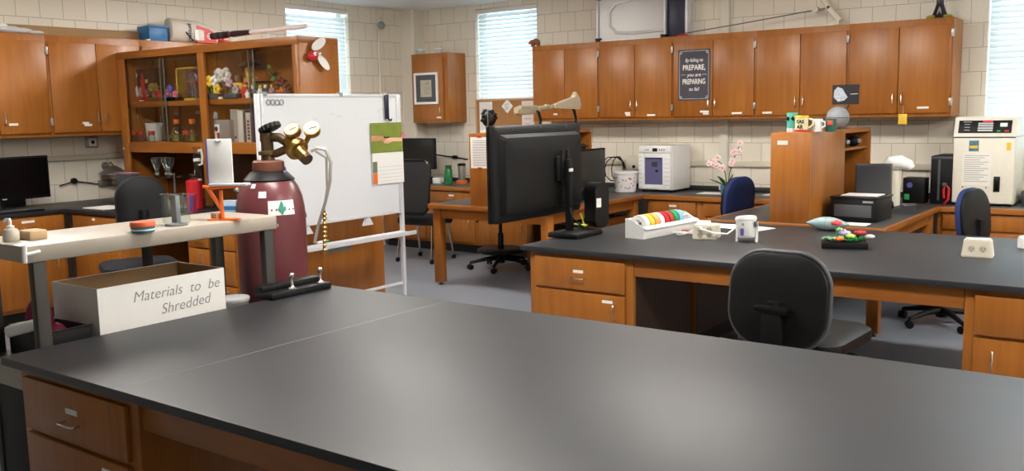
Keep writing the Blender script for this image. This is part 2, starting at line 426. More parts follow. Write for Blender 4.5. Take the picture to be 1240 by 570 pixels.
# small single door unit beside the pilaster, with a framed print on its door
sm = wall_unit('wall_cabinet', 'small oak one-door wall cabinet with a framed print, by the corner pilaster', (-7.57, 8.33, 1.452), 0, .56, YB-8.33, .80, 1, (((.42, .06, .07),),), hinges='')
fr = thing('framed_print', 'white framed print with a dark mount on the small cabinet door', 'picture', (-7.325, 8.308, 1.667))
f = MB()
for q in ((-.182, -.155, 0, .365), (.155, .182, 0, .365), (-.155, .155, 0, .027), (-.155, .155, .338, .365)): f.box(q[0], q[1], -.022, 0, q[2], q[3], .003)
f.build('frame', WHITE, fr); B(-.155, .155, -.012, -.002, .027, .338).build('mount', DGREY, fr, smooth=False)
pr = B(-.085, .085, -.0135, -.012, .085, .28).build('print', mat('tan_print', '#B7AE97', .8, vary=.3, scale=22), fr, smooth=False)
d = MB(); random.seed(3)
for i in range(14):
    x, z = random.uniform(-.06, .03), random.uniform(.12, .25)
    d.tube([(x, -.0145, z), (x+.03, -.0145, z+random.uniform(-.02, .02)), (x+.05, -.0145, z+random.uniform(-.03, .03))], .0016, 5)
d.build('drawing', GREYINK, pr)
for i, x in enumerate((-7.50, -7.24)):
    b = thing('small_box', ('small grey-white box on the left of the small cabinet top', 'small grey-white box on the right of the small cabinet top')[i], 'box', (x, 8.43, 2.252), 0, 'boxes on the small cabinet')
    MB().box(-.035, .035, -.03, .03, 0, .06, .004).build('carton', LGREY, b); B(-.036, .036, -.031, .031, .05, .062, .002).build('lid', PAPER, b)

# base cabinets
KNEE = mat('dark_brown_laminate', '#3D2820', .5)
def base_unit(name, label, loc, rz, W, D, H, fronts, group=None, skin=None):
    r = thing(name, label, 'cabinet', loc, rz, group)
    B(0, W, 0, D, .10, H, .002).build('carcass', WOOD, r)
    if skin is not None: B(skin[0], skin[1], .03, D-.01, .10, H-.105).build('end_skin', KNEE, r, smooth=False)
    B(.01, W-.01, .06, D-.02, 0, .10).build('toe_kick', TOE, r, smooth=False)
    for f in fronts: front(r, *f)
    return r
def drawer_door(W, H, side='R', lab=True, dz=.19, two=False):
    z1 = H-.03; zs = z1-dz; c = W/2; out = [('drawer', .045, W-.045, zs+.008, z1, ('h', c, (zs+z1)/2-.018), ((c, (zs+z1)/2+.022, .07),) if lab else ())]
    if two:
        out += [('door', .045, c-.003, .13, zs-.008, ('v', c-.04, zs-.10), ()), ('door', c+.003, W-.045, .13, zs-.008, ('v', c+.04, zs-.10), ())]
    else:
        px = W-.11 if side == 'R' else .13
        out += [('door', .045, W-.045, .13, zs-.008, ('v', px, zs-.105), ((px-.05, zs-.045, .07),) if lab else ())]
    return out
# ---- near and centre work benches
TZ = .745; TT = .030
def worktop(name, label, x0, x1, y0, y1, z, m=EPOXY, edge=None, th=TT, seam=()):
    r = thing(name, label, 'worktop', (x0, y0, z-th))
    W, D = x1-x0, y1-y0
    B(0, W, 0, D, 0, th, .004).build('slab', m, r)
    if edge:
        e = MB().box(-.004, W+.004, -.022, 0, -.012, th, .003).box(-.022, 0, -.022, D, -.012, th, .003).box(W, W+.022, -.022, D, -.012, th, .003)
        e.build('wood_edge', edge, r)
    for sx in seam: B(sx-x0-.0012, sx-x0+.0012, .002, D-.002, th-.001, th+.0003).build('seam', GREY, r, smooth=False)
    return r
NX0, NX1, NY0, NY1 = -3.315, 1.6, 1.482, 3.036
worktop('bench_top', 'large black epoxy bench top in the foreground, with a faint slab seam', NX0, NX1, NY0, NY1, TZ, seam=(-2.595,))
FH = TZ-TT
G3 = 'oak base cabinets of the foreground bench'
base_unit('base_cabinet', 'oak drawer and door cabinet under the foreground bench top, lower left', (-3.265, 1.525, 0), 0, .715, .72, FH, drawer_door(.715, FH), G3)
base_unit('base_cabinet', 'oak cabinet under the far left corner of the foreground bench top', (-2.55, 2.99, 0), PI, .715, .72, FH, drawer_door(.715, FH), G3)
base_unit('base_cabinet', 'oak cabinet under the right part of the foreground bench top, hidden', (-.30, 1.525, 0), 0, .9, .72, FH, drawer_door(.9, FH), G3)
base_unit('base_cabinet', 'oak cabinet at the back right under the foreground bench, hidden', (.6, 2.99, 0), PI, .9, .72, FH, drawer_door(.9, FH), G3)
CX0, CX1, CY0, CY1 = -3.315, 1.6, 4.575, 6.232
worktop('bench_top', 'long black epoxy bench top in the middle of the room', CX0, CX1, CY0, CY1, TZ)
for n_, x0, x1, y, l in (('f', -2.548, -.302, 1.535, 'oak apron rail below the front edge of the foreground bench'), ('b', -2.548, -.302, 2.96, 'oak apron rail below the back edge of the foreground bench'),
                         ('c', -2.553, -.827, 4.625, 'oak apron rail over the kneehole of the middle bench, behind the black chair'), ('d', -2.553, -.827, 6.16, 'oak apron rail at the far side of the middle bench')):
    tag(B(0, x1-x0, 0, .025, -.104, -.001, .002).build('apron_rail', WOODX, loc=(x0, y, TZ-TT)), l, 'rail')
G4 = 'oak base cabinets of the middle bench'
base_unit('base_cabinet', 'oak drawer and door cabinet at the left end of the middle bench', (-3.27, 4.62, 0), 0, .715, .75, FH, drawer_door(.715, FH), G4, (.7145, .719))
base_unit('base_cabinet', 'oak cabinet at the back left of the middle bench, facing the desks', (-2.555, 6.19, 0), PI, .715, .75, FH, drawer_door(.715, FH), G4, (-.004, .0005))
base_unit('base_cabinet', 'oak drawer and door cabinet right of the kneehole under the middle bench', (-.825, 4.62, 0), 0, .72, .75, FH, drawer_door(.72, FH, 'L', False), G4)
base_unit('base_cabinet', 'oak cabinet under the right of the middle bench, outside the frame', (-.10, 4.62, 0), 0, .72, .75, FH, drawer_door(.72, FH, 'L', False), G4)
# ---- back counter with its base cabinets
CF = 7.955
bc = worktop('counter_top', 'long grey laminate counter with an oak edge along the whole back wall', XL+.02, 1.2, CF+.02, YB-.002, TZ, LAMI)
B(0, 1.18-XL, -.022, 0, -.014, TT, .003).build('wood_edge', WOODX, bc)
B(.0, 1.18-XL, .645, .672, TT, TT+.045, .002).build('backsplash', EPOXY, bc)
bf = CF+.045; bd = YB-bf-.01; bh = TZ-TT-.002
def row(x0, ws, labels, group, lab=True, two=False):
    x = x0
    for w_, l in zip(ws, labels):
        base_unit('base_cabinet', l, (x, bf, 0), 0, w_, bd, bh, [('drawer', .04, w_-.04, bh-.15, bh-.025, ('h', w_/2, bh-.10), ((w_/2, bh-.068, .075),)), ('drawer', .04, w_-.04, bh-.30, bh-.165, ('h', w_/2, bh-.245), ()), ('door', .04, w_-.04, .13, bh-.315, ('v', w_-.1, .33), ())], group); x += w_
row(-4.26, (.55, .84), ('narrow oak drawer cabinet under the white mini incubator', 'wide oak drawer cabinet below the orchid pot'), 'oak base cabinets below the back counter')
row(-1.655, (.66, .66, .66), ('oak drawer cabinet right below the tall cream incubator', 'oak drawer cabinet under the right window, cut by the frame', 'oak drawer cabinet at the far right of the back counter, outside the frame'), 'oak base cabinets below the right counter')
row(-7.80, (.72, .72, .72), ('oak cabinet behind the mesh office chair', 'oak cabinet below the green bottle', 'oak cabinet seen under the left desk, behind the stool chair'), 'oak base cabinets below the left counter', two=False)

# ---- desks that run out from the back wall
def desk(name, label, x0, x1, y0, y1, group):
    r = thing(name, label, 'desk', (x0, y0, 0), 0, group); W, D = x1-x0, y1-y0
    B(.02, W-.02, .02, D, TZ-.03, TZ, .002).build('top', LAMI, r)
    B(0, W, 0, .021, TZ-.042, TZ, .004).build('front_edge', WOODX, r)
    for n_, a, b in (('side_edge', 0, .021), ('side_edge', W-.021, W)): B(a, b, .021, D, TZ-.042, TZ, .004).build(n_, WOODY, r)
    B(.10, W-.10, .05, .07, TZ-.13, TZ-.03).build('apron', WOODX, r)
    for a in (.05, W-.07): B(a, a+.02, .09, D-.02, TZ-.13, TZ-.03).build('apron', WOODY, r)
    for x in (.035, W-.115):
        for y in (.03, D-.12):
            l = B(x, x+.08, y, y+.08, .025, TZ-.03, .004).build('leg', WOOD, r)
            MB().lathe([(.022, 0), (.022, .006), (.010, .010), (.010, .027)], (x+.04, y+.04, 0), 14).build('glide', DKSTEEL, l)
    return r
G5 = 'oak-edged study desks'
desk('study_desk', 'oak-edged study desk behind the television, front left leg on open floor', -5.62, -4.28, 6.335, 7.95, G5)
desk('study_desk', 'oak-edged study desk carrying the printer and the mugs hutch', -2.90, -1.63, 6.345, 7.95, G5)
sh = bpy.data.objects['study_desk']
MB().box(.70, 1.22, .815, 1.5, .52, .55, .003).build('low_shelf', WOODD, sh)
for x in (.70, 1.19): B(x, x+.03, .815, 1.5, 0, .52).build('shelf_support', WOODD, sh)
for k in range(3):
    q = [(-4.82, 7.25+.2*k, .556), (-4.70, 7.28+.2*k, .572), (-4.58, 7.22+.2*k, .556), (-4.46, 7.27+.2*k, .562)]
    o = MB().tube(q, .006, 8).build('cable', (BLACK, WHITE, BLACK)[k]); MB().box(-4.47, -4.44, 7.26+.2*k, 7.28+.2*k, .555, .572, .003).build('plug', WHITE if k == 1 else BLACK, o)
    tag(o, ('black cable at the left on the low shelf under the desk', 'white cable across the low shelf under the desk', 'black cable nearest the counter on the low shelf')[k], 'cable', 'cables on the low shelf')
def hutch(name, label, x0, x1, y0, y1, z1, ysplit, group):
    r = thing(name, label, 'bookcase', (x0, y0, TZ), 0, group); W, D, H = x1-x0, y1-y0, z1-TZ
    s_ = ysplit-y0
    B(0, W, 0, .02, 0, H, .002).build('end_panel', WOOD, r)
    B(W-.02, W, .02, s_, 0, H, .002).build('side_panel', WOOD, r)
    B(0, .02, .02, D, 0, H, .002).build('side_panel', WOOD, r)
    B(.02, W, s_, D-.02, H-.03, H, .002).build('top_board', WOODY, r)
    B(.02, W-.02, .02, s_, H-.03, H, .002).build('top_board', WOODY, r)
    B(.02, W-.022, .05, D-.02, H-.165, H-.145, .002).build('shelf', WOODY, r)
    B(0, W, D-.02, D, 0, H-.03, .002).build('end_panel', WOOD, r)
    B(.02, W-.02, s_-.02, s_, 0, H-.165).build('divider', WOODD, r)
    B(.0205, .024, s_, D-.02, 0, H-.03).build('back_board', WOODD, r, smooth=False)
    return r
G6 = 'oak desk hutches'
h1 = hutch('desk_hutch', 'oak desk hutch with taped paper, behind the television', -5.137, -4.845, 6.36, 7.93, 1.378, 7.17, G6)
h2 = hutch('desk_hutch', 'oak desk hutch with mugs on top, in the middle of the right desk', -2.432, -2.15, 6.39, 7.86, 1.376, 7.17, G6)
strip(h2, .085, 0, .56, .075, .03, mat('crumpled_label', '#C9CBC6', .6, vary=.3, scale=120), 'label')
strip(h1, .2915-.02, .0, .61, .02, .012)

# ---- left wall counter, peninsula, display case
PZ = .865
LC = worktop('counter_top', 'black counter top along the left wall, under the computer monitor', XL+.005, -7.20, 1.2, 3.82, PZ)
B(0, .018, 0, 2.62, TT, TT+.10, .002).build('backsplash', EPOXY, LC)
PX1 = -5.08
PN = worktop('counter_top', 'black peninsula counter top carrying the glazed display case', XL+.005, PX1, 3.822, 5.25, PZ)
ph = PZ-TT-.002; pf = 3.855; pd = 5.22-pf
G7 = 'oak base cabinets of the left counter'
for k, (y, w_, l) in enumerate(((1.25, .80, 'oak base cabinet at the near end of the left counter'), (2.05, .80, 'oak base cabinet below the left frame edge'), (2.86, .955, 'oak base cabinet below the computer monitor, drawer with a white label'))):
    base_unit('base_cabinet', l, (-7.225, y, 0), PI/2, w_, .60, ph, [('drawer', .03 if k < 2 else .48-.35, w_-.03 if k < 2 else .965-.03, ph-.235, ph-.01, ('h', .66 if k == 2 else .4, ph-.085), ((.66 if k == 2 else .4, ph-.04, .10),))] + [('door', .03, w_-.03, .13, ph-.25, ('v', w_-.1, .45), ())], G7)
def pen_unit(x, w_, fr_, l): base_unit('base_cabinet', l, (x, pf, 0), 0, w_, pd, ph, fr_, 'oak base cabinets of the peninsula')
pen_unit(-7.18, .75, [('drawer', .04, .68, ph-.24, ph-.01, ('h', .35, ph-.09), ((.35, ph-.035, .04),)), ('door', .04, .68, .13, ph-.255, ('v', .6, .42), ())], 'oak drawer cabinet in the corner of the left counter, left of the dark chair')
pen_unit(-5.66, .56, [('drawer', .03, .26, ph-.16, ph-.02, ('h', .15, ph-.085), ()), ('drawer', .03, .26, ph-.40, ph-.17, ('v', .2, ph-.25), ()), ('drawer', .275, .53, ph-.16, ph-.02, None, ()), ('drawer', .275, .53, ph-.40, ph-.17, ('h', .40, ph-.24), ()), ('door', .03, .53, .13, ph-.41, ('v', .46, .35), ())], 'oak drawer cabinet at the peninsula end, behind the maroon gas cylinder')
r = thing('modesty_panel', 'dark panel closing the back of the peninsula kneehole, behind the dark chair', 'panel', (-6.43, 4.7, 0))
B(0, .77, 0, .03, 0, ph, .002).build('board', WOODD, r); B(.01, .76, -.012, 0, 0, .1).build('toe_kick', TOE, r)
DX0, DX1, DY, DD, DZ = -7.49, -5.20, 4.52, .40, 2.122
DH = DZ-PZ
dc = thing('display_case', 'oak display case with glass doors on legs above the peninsula counter', 'display case', (DX0, DY, PZ))
W = DX1-DX0
def dbox(n_, x0, x1, y0, y1, z0, z1, m=WOOD): return B(x0-DX0, x1-DX0, y0, y1, z0-PZ, z1-PZ, .002).build(n_, m, dc)
dbox('end_panel', DX0, DX0+.03, .02, DD, PZ, DZ-.045); dbox('end_panel', DX1-.03, DX1, .02, DD, PZ, DZ-.045)
dbox('top_board', DX0, DX1, .02, DD, DZ-.045, DZ, WOODX)
dbox('bottom_board', DX0+.03, DX1-.03, .03, DD-.012, 1.29, 1.365, WOODX)
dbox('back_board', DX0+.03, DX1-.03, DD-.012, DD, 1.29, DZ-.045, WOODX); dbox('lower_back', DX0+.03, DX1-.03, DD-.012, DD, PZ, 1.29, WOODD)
dbox('stile', DX0, DX0+.095, 0, .02, PZ, DZ-.06); dbox('stile', -6.362, -6.285, 0, .02, PZ, DZ-.06); dbox('stile', DX1-.05, DX1, 0, .02, PZ, DZ-.06)
dbox('rail', DX0, DX1, 0, .02, DZ-.06, DZ, WOODX); dbox('rail', DX0+.095, -6.362, 0, .02, 1.28, 1.36, WOODX); dbox('rail', -6.285, DX1-.05, 0, .02, 1.28, 1.36, WOODX)
dbox('divider', -6.34, -6.31, .02, DD-.012, 1.365, DZ-.045)
dbox('shelf', DX0+.03, -6.34, .045, DD-.012, 1.66, 1.70, WOODX); dbox('shelf', -6.31, DX1-.03, .045, DD-.012, 1.66, 1.70, WOODX)
for x0, x1, yy in ((-7.40, -6.86, .028), (-6.93, -6.345, .038), (-6.29, -5.72, .028), (-5.79, -5.235, .038)):
    g = dbox('glass_door', x0, x1, yy, yy+.005, 1.372, DZ-.062, GLASSM)
    B((x1 if yy < .03 else x0)-DX0-.003, (x1 if yy < .03 else x0)-DX0+.003, yy-.001, yy+.006, 1.372-PZ, DZ-.062-PZ).build('edge_strip', mat('grey_green_glass_edge', '#66706A', .3), g, smooth=False)
strip(dc, .012, 0, 1.31-PZ, .022, .014)

# ------------------------------------------------------------------ rack left of the foreground bench
rk = thing('rack', 'beige-topped steel rack on dark posts beside the foreground bench', 'rack', (-3.375, 1.63, 0))
rx = -.42
B(rx, 0, 0, 1.14, 1.045, 1.107, .006).build('top_shelf', BEIGE, rk)
B(rx+.02, -.02, .02, 1.10, .615, .655, .005).build('lower_shelf', DKSTEEL, rk)
B(rx, 0, -.015, .02, .565, .655, .005).build('end_beam', BEIGE, rk)
B(rx+.03, -.01, .03, .045, 0, .565, .003).build('end_panel', TOE, rk)
for x in (-.045, rx+.005):
    for y in (.025, 1.07): B(x, x+.04, y, y+.05, 0, 1.045, .004).build('post', DKSTEEL, rk)
# near corner of the rack wrapped in white tape
tp = MB().tube([(.004, -.004, 1.112), (.006, -.006, 1.095), (.006, -.007, 1.075), (.002, -.006, 1.05)], .009, 8)
tp.tube([(.006, -.006, 1.08), (.016, .02, 1.083), (.012, .045, 1.086)], .007, 8).build('tape', PAPER, rk)

# ------------------------------------------------------------------ chairs
def star_base(r, R=.29, a0=.3, hub=.085, mat_=None, z0=0.):
    b = MB()
    for k in range(5):
        a = a0+2*PI*k/5; c, s_ = math.cos(a), math.sin(a)
        b.tube([(.02*c, .02*s_, hub+.02), (R*.5*c, R*.5*s_, hub+.012), (R*c, R*s_, hub-.018)], [.026, .021, .015], 8)
    b.cyl((0, 0, hub-.03), (0, 0, hub+.05), .04, .032).build('star_base', mat_ or BLACK, r)
    for k in range(5):
        a = a0+2*PI*k/5; c, s_ = math.cos(a), math.sin(a)
        M = TM((R*c, R*s_, .027), 0, 0, a+.6+k)
        w_ = MB()
        w_.cyl(M @ Vector((0, -.024, 0)), M @ Vector((0, -.007, 0)), .027, n=16).cyl(M @ Vector((0, .007, 0)), M @ Vector((0, .024, 0)), .027, n=16).cyl(M @ Vector((0, -.024, 0)), M @ Vector((0, .024, 0)), .008, n=10)
        w_.cyl((R*c, R*s_, .02), (R*c, R*s_, hub-.012), .008, n=10).build('caster', BLACK, r)
def cushion(w, d, th, r, bulge, M):
    """soft pad: rounded outline with crowned faces, in local XY, thickness z"""
    m = MB(); pr = [(1-.10, -th/2), (1-.02, -th*.32), (1, 0), (1-.02, th*.32), (1-.10, th/2), (.55, th/2+bulge*.75), (.02, th/2+bulge)]
    pr = [(.02, -th/2-bulge*.3), (.55, -th/2-bulge*.25)] + pr
    out = rrect(w, d, r, 12); n = len(out); V = []
    for k, z in pr: V += [M @ Vector((x*k, y*k, z)) for x, y in out]
    F = [(j*n+i, j*n+(i+1) % n, (j+1)*n+(i+1) % n, (j+1)*n+i) for j in range(len(pr)-1) for i in range(n)]
    F += [tuple(range(n-1, -1, -1)), tuple(range((len(pr)-1)*n, len(pr)*n))]
    m._add(V, F); return m
def office_chair(label, loc, rz, seat_z, back_w, back_h, back_z, seat_m, back_m, back_y=-.24, sw=.48, sd=.46, rr=.13, rim=None, tilt=-.10, arms=False, group='office chairs'):
    """sitter faces +y; backrest at -y"""
    r = thing('office_chair', label, 'chair', loc, rz, group)
    s_ = cushion(sw, sd, .07, .11, .012, TM((0, 0, seat_z-.045))).build('seat', seat_m, r)
    B(-.12, .12, -.14, .12, seat_z-.115, seat_z-.085, .008).build('seat_plate', BLACK, r)
    bk = cushion(back_w, back_h, .05, rr, .012, TM((0, back_y, back_z), PI/2+tilt)).build('backrest', back_m, r)
    sh = cushion(back_w*.985, back_h*.985, .03, rr, .006, TM((0, back_y-.03, back_z), PI/2+tilt)); sh.build('back_shell', BLACK, r)
    MB().tube([(0, -.12, seat_z-.10), (0, back_y-.06, seat_z-.09), (0, back_y-.068, seat_z-.02), (0, back_y-.064, back_z)], [.03, .034, .034, .03], 8).build('back_bracket', BLACK, r)
    MB().cyl((0, 0, .10), (0, 0, seat_z-.25), .028).cyl((0, 0, seat_z-.25), (0, 0, seat_z-.11), .017).build('gas_column', BLACKG, r)
    MB().tube([(.08, .0, seat_z-.10), (.20, .02, seat_z-.105), (.25, .03, seat_z-.12)], [.006, .007, .010], 8).build('height_lever', BLACK, r)
    star_base(r)
    return r
# black chair in front of the middle bench, back towards the camera
fc = office_chair('black vinyl office chair in front of the middle bench, its back to us', (-1.345, 3.98, 0), -.06, .60, .43, .395, .762, VINYL, VINYL, back_y=-.265, sw=.47, sd=.52, rr=.145, tilt=-.12)
B(-.075, .075, -.372, -.32, .715, .748, .010).build('bracket_cover', BLACKG, fc)
B(-.042, .042, -.368, -.32, .50, .72, .010).build('bracket_plate', BLACK, fc)
MP = TM((0, -.283, .762), PI/2-.12)
MB().tube([MP @ Vector((x, y, 0)) for x, y in rrect(.432, .397, .145, 12)], .009, 8, True).build('edge_piping', DGREY, fc)
# blue chairs at the right desk
office_chair('navy blue office chair at the left side of the printer desk, behind its hutch', (-2.93, 7.50, 0), -PI/2-.22, .47, .42, .42, .765, NAVY, NAVY, rr=.17, back_y=-.22, sw=.44)
office_chair('navy blue office chair right of the printer desk, dark back shell towards us', (-1.40, 7.02, 0), PI/2-.25, .47, .42, .42, .77, NAVY, NAVY, rr=.17, back_y=-.18, sw=.44)
# dark chair at the peninsula
office_chair('tall dark navy office chair at the peninsula kneehole, left of the gas cylinder', (-5.63, 3.46, 0), 1.18, .63, .32, .42, .985, DKNAVY, DKNAVY, rr=.14, back_y=-.22)
# mesh chair by the left counter
mc = thing('office_chair', 'black mesh office chair with chrome legs, right of the whiteboard', 'chair', (-6.62, 7.42, 0), .12, 'office chairs')
cushion(.50, .46, .08, .1, .012, TM((0, 0, .44))).build('seat', FABRIC, mc)
M = TM((0, -.24, .80), PI/2-.12)
cushion(.44, .54, .014, .09, .004, M).build('backrest', MESH, mc)
out = [M @ Vector((x, y, 0)) for x, y in rrect(.46, .56, .1, 6)]
MB().tube(out, .013, 8, True).build('back_frame', BLACKG, mc)
B(-.045, .045, -.235, -.225, .66, .675, .002).build('tag', WHITE, mc, smooth=False)
for sx in (-1, 1):
    MB().tube([(sx*.24, .12, .40), (sx*.27, .12, .47), (sx*.27, .10, .63), (sx*.27, -.12, .64), (sx*.24, -.24, .60)], .013, 8).build('armrest', BLACK, mc)
    MB().tube([(sx*.20, -.16, .40), (sx*.22, -.22, .03)], .011, 8).build('leg', CHROME, mc); MB().tube([(sx*.20, .14, .40), (sx*.22, .20, .03)], .011, 8).build('leg', CHROME, mc)
    for y in (-.22, .20): MB().cyl((sx*.22-.012, y, .025), (sx*.22+.012, y, .025), .025, n=14).build('caster', BLACK, mc)
# drafting stool under the left desk
st = thing('drafting_stool', 'black drafting stool with a wide foot ring, below the television', 'stool', (onz(607, 325, 0).x, onz(607, 325, 0).y, 0))
cushion(.46, .42, .07, .12, .012, TM((0, 0, .575))).build('seat', FABRIC, st)
B(-.11, .11, -.11, .11, .50, .535, .006).build('seat_plate', BLACK, st)
MB().cyl((0, 0, .10), (0, 0, .36), .03).cyl((0, 0, .36), (0, 0, .505), .019).build('gas_column', BLACKG, st)
MB().lathe([(.05, .15), (.21, .165), (.235, .18), (.235, .20), (.21, .212), (.05, .20)], n=36).build('foot_ring', BLACK, st)
MB().tube([(-.08, -.05, .515), (-.17, -.11, .51), (-.20, -.13, .47)], [.007, .008, .012], 8).build('height_lever', BLACK, st)
star_base(st, .31, .1, .09)

# ------------------------------------------------------------------ whiteboard on its stand
WX = -4.86
wb = thing('whiteboard', 'mobile whiteboard on a white stand, with a calendar on its right edge', 'whiteboard', (WX, 4.53, 0), PI/2)
hw = .635; b0, b1 = .815, 1.702
B(-hw+.012, hw-.012, -.012, .008, b0+.012, b1-.012).build('panel', BOARDW, wb, smooth=False)
f = MB()
for q in ((-hw, -hw+.018, b0, b1), (hw-.018, hw, b0, b1), (-hw+.018, hw-.018, b0, b0+.022), (-hw+.018, hw-.018, b1-.022, b1)): f.box(q[0], q[1], -.018, .014, q[2], q[3], .003)
f.build('frame', ALU, wb)
for sx in (-1, 1):
    x = sx*(hw+.018)
    B(x-.014, x+.014, -.014, .014, .27, b1-.0 if sx > 0 else b1, .003).build('post', ALU, wb)
    B(x-.02, x+.02, -.34, .17, .075, .10, .004).build('foot', ALU, wb)
    B(x-.012, x+.012, -.012, .012, .10, .27, .003).build('lower_post', ALU, wb)
    for y in (-.31, .14):
        MB().cyl((x-.012, y, .028), (x+.012, y, .028), .028, n=16).cyl((x, y, .03), (x, y, .078), .008, n=10).build('caster', DGREY, wb)
    MB().prism([(-.05, 0), (.05, 0), (.016, .055), (-.016, .055)], .02, upright((sx*.29, .012, .757))).build('tray_bracket', ALU, wb)
B(-hw, hw+.01, -.15, .02, .66, .675, .003).build('tray', ALU, wb)
B(-hw, hw+.01, -.153, -.149, .66, .69, .001).build('tray_lip', ALU, wb)
B(-hw, hw, -.006, .006, .265, .285, .002).build('cross_bar', ALU, wb)
B(-.12, .11, .0, .02, .60, .66, .002).build('tray_clip', GREY, wb)
cl = MB()
for x in (-.60, .06, .52): cl.box(x-.015, x+.015, -.022, .018, b1-.016, b1+.012, .003)
for k, x in enumerate((-.60, .06, .52)): MB().box(x-.015, x+.015, -.022, .018, b1-.016, b1+.012, .003).build('frame_clip', GREY, wb)
del cl
mk = MB()
for i in range(4):
    q = [(-.575+.036*i+.016*math.cos(a), -.0185, b1-.055+.018*math.sin(a)) for a in [2*PI*k/14 for k in range(14)]]
    MB().tube(q, .003, 6, True).build('ring_magnet', GREY, wb)
# faint old marker traces
tr = MB(); random.seed(11)
for i in range(16):
    x0 = random.uniform(-.35, .45); z0 = random.uniform(b1-.22, b1-.10) if i < 11 else random.uniform(b0+.3, b1-.25)
    tr.tube([(x0+.012*k, -.0126, z0+random.uniform(-.008, .008)) for k in range(random.randint(3, 7))], .0009, 4)
t = tr.build('marker_traces', LGREY, wb); t['kind'] = 'stuff'
def wbp(x, y, dx=.0):     # a point on the board face seen at these photograph coordinates, in the board's own frame
    p = onx(x, y, WX+.018+dx); return (p.y-4.53, -(p.x-WX), p.z)
# eraser / pen hanging at the top right
a = wbp(467, 118); b = wbp(469, 146)
e = thing('marker_strip', 'dark blue magnetic strip hanging from the whiteboard top edge', 'strip', (WX+.02, 4.53+a[0], b[2]), PI/2)
B(-.018, .018, -.012, 0, .012, a[2]-b[2]+.02, .003).build('strip_body', DBLUE, e); MB().tube([(.0, -.012, .02), (.012, -.018, .004), (.03, -.014, .0), (.04, -.01, .012)], .006, 8).build('hook', BLACK, e)
# calendar with a picture of joined hands
a = wbp(448, 149); b = wbp(486.5, 183); c = wbp(488, 220)
cal = thing('wall_calendar', 'hanging calendar with a green photo of joined hands, on the whiteboard', 'calendar', (WX+.02, 4.53+(a[0]+b[0])/2, c[2]), PI/2)
cw = (b[0]-a[0])/2; zt = a[2]-c[2]; zm = b[2]-c[2]
B(-cw, cw, -.004, -.001, zm, zt).build('picture_page', mat('blurred_green_photo', '#7C8C34', .45, vary=.35, scale=9), cal, smooth=False)
pp = [o for o in cal.children if o.name.startswith('picture_page')][0]
hm = zm+(zt-zm)*.46
SK1 = mat('hand_tan', '#C89068', .6); SK2 = mat('hand_pale', '#E8BE9C', .6)
MB().prism([(-cw, hm-.016), (-cw*.3, hm-.012), (-.01, hm-.028), (.02, hm-.02), (.01, hm+.012), (-cw*.4, hm+.022), (-cw, hm+.026)], .0008, upright((0, -.004, 0))).build('printed_arm', SK1, pp, smooth=False)
MB().prism([(cw, hm-.024), (cw*.4, hm-.022), (.0, hm-.035), (-.03, hm-.02), (0, hm+.005), (cw*.4, hm+.006), (cw, hm+.002)], .0014, upright((0, -.004, 0))).build('printed_arm', SK2, pp, smooth=False)
for i in range(4): MB().tube([(-.035+.016*i, -.0056, hm-.032-.004*(i % 2)), (-.03+.016*i, -.0058, hm-.012)], .006, 6).build('printed_finger', SK2, pp)
MB().tube([(-.03, -.0056, hm+.012), (.0, -.0058, hm+.006), (.02, -.0056, hm+.012)], .005, 6).build('printed_bracelet', BLACK, pp)
B(-cw+.004, cw+.006, -.006, -.001, 0, zm-.003).build('date_page', PAPER, cal, smooth=False)
dp = [o for o in cal.children if o.name.startswith('date_page')][0]
B(-cw+.004, -cw+.05, -.007, -.006, .004, zm*.36).build('small_photo', ORANGE, dp, smooth=False); B(-cw+.004, -cw+.05, -.007, -.006, zm*.37, zm*.72).build('small_photo', mat('grey_green_photo', '#6F7A62', .6, vary=.4, scale=60), dp, smooth=False)
gl = MB()
for i in range(5): gl.box(-cw+.06, cw-.01, -.0066, -.006, .02+.026*i, .0212+.026*i)
g_ = gl.build('date_grid', GREYINK, dp, smooth=False); g_['kind'] = 'stuff'
s_ = wbp(489, 164, .01)
t = thing('star_magnet', 'pink star magnet at the right edge of the calendar', 'magnet', (WX+.012, 4.53+s_[0], s_[2]), PI/2)
MB().prism([((.03 if i % 2 == 0 else .014)*math.cos(PI/2+i*PI/5), (.03 if i % 2 == 0 else .014)*math.sin(PI/2+i*PI/5)) for i in range(10)], .006, upright((0, -.002, 0))).build('star', PINK, t, smooth=False)
MB().cyl((0, -.002, 0), (0, .004, 0), .008, n=12).build('magnet_disc', GREY, t)
# markers on the board and the tray
for i, (x, y, m_, l) in enumerate(((360, 242, GREEN, 'green marker clipped on the whiteboard beside the cylinder'), (366, 252, DBLUE, 'dark blue marker clipped low on the whiteboard beside the cylinder'), (345, 210, PURPLE, 'purple marker on the whiteboard just right of the regulator'))):
    p = wbp(x, y); t = thing('marker', l, 'marker', (WX+.018, 4.53+p[0], p[2]), PI/2, 'whiteboard markers')
    MB().cyl((-.012, -.011, .045), (.006, -.011, -.02), .008, n=12).build('barrel', m_, t); MB().cyl((.006, -.011, -.02), (.018, -.011, -.06), .009, n=12).build('cap', DGREY if i else WHITE, t)
p = onz(391, 294, .675); t = thing('marker', 'green marker lying on the whiteboard tray', 'marker', (p.x, p.y, .675), PI/2, 'whiteboard markers')
MB().cyl((-.05, 0, .009), (.03, 0, .009), .008, n=12).build('barrel', WHITE, t); MB().cyl((.0, 0, .0095), (.05, 0, .0095), .0092, n=12).build('cap', GREEN, t)

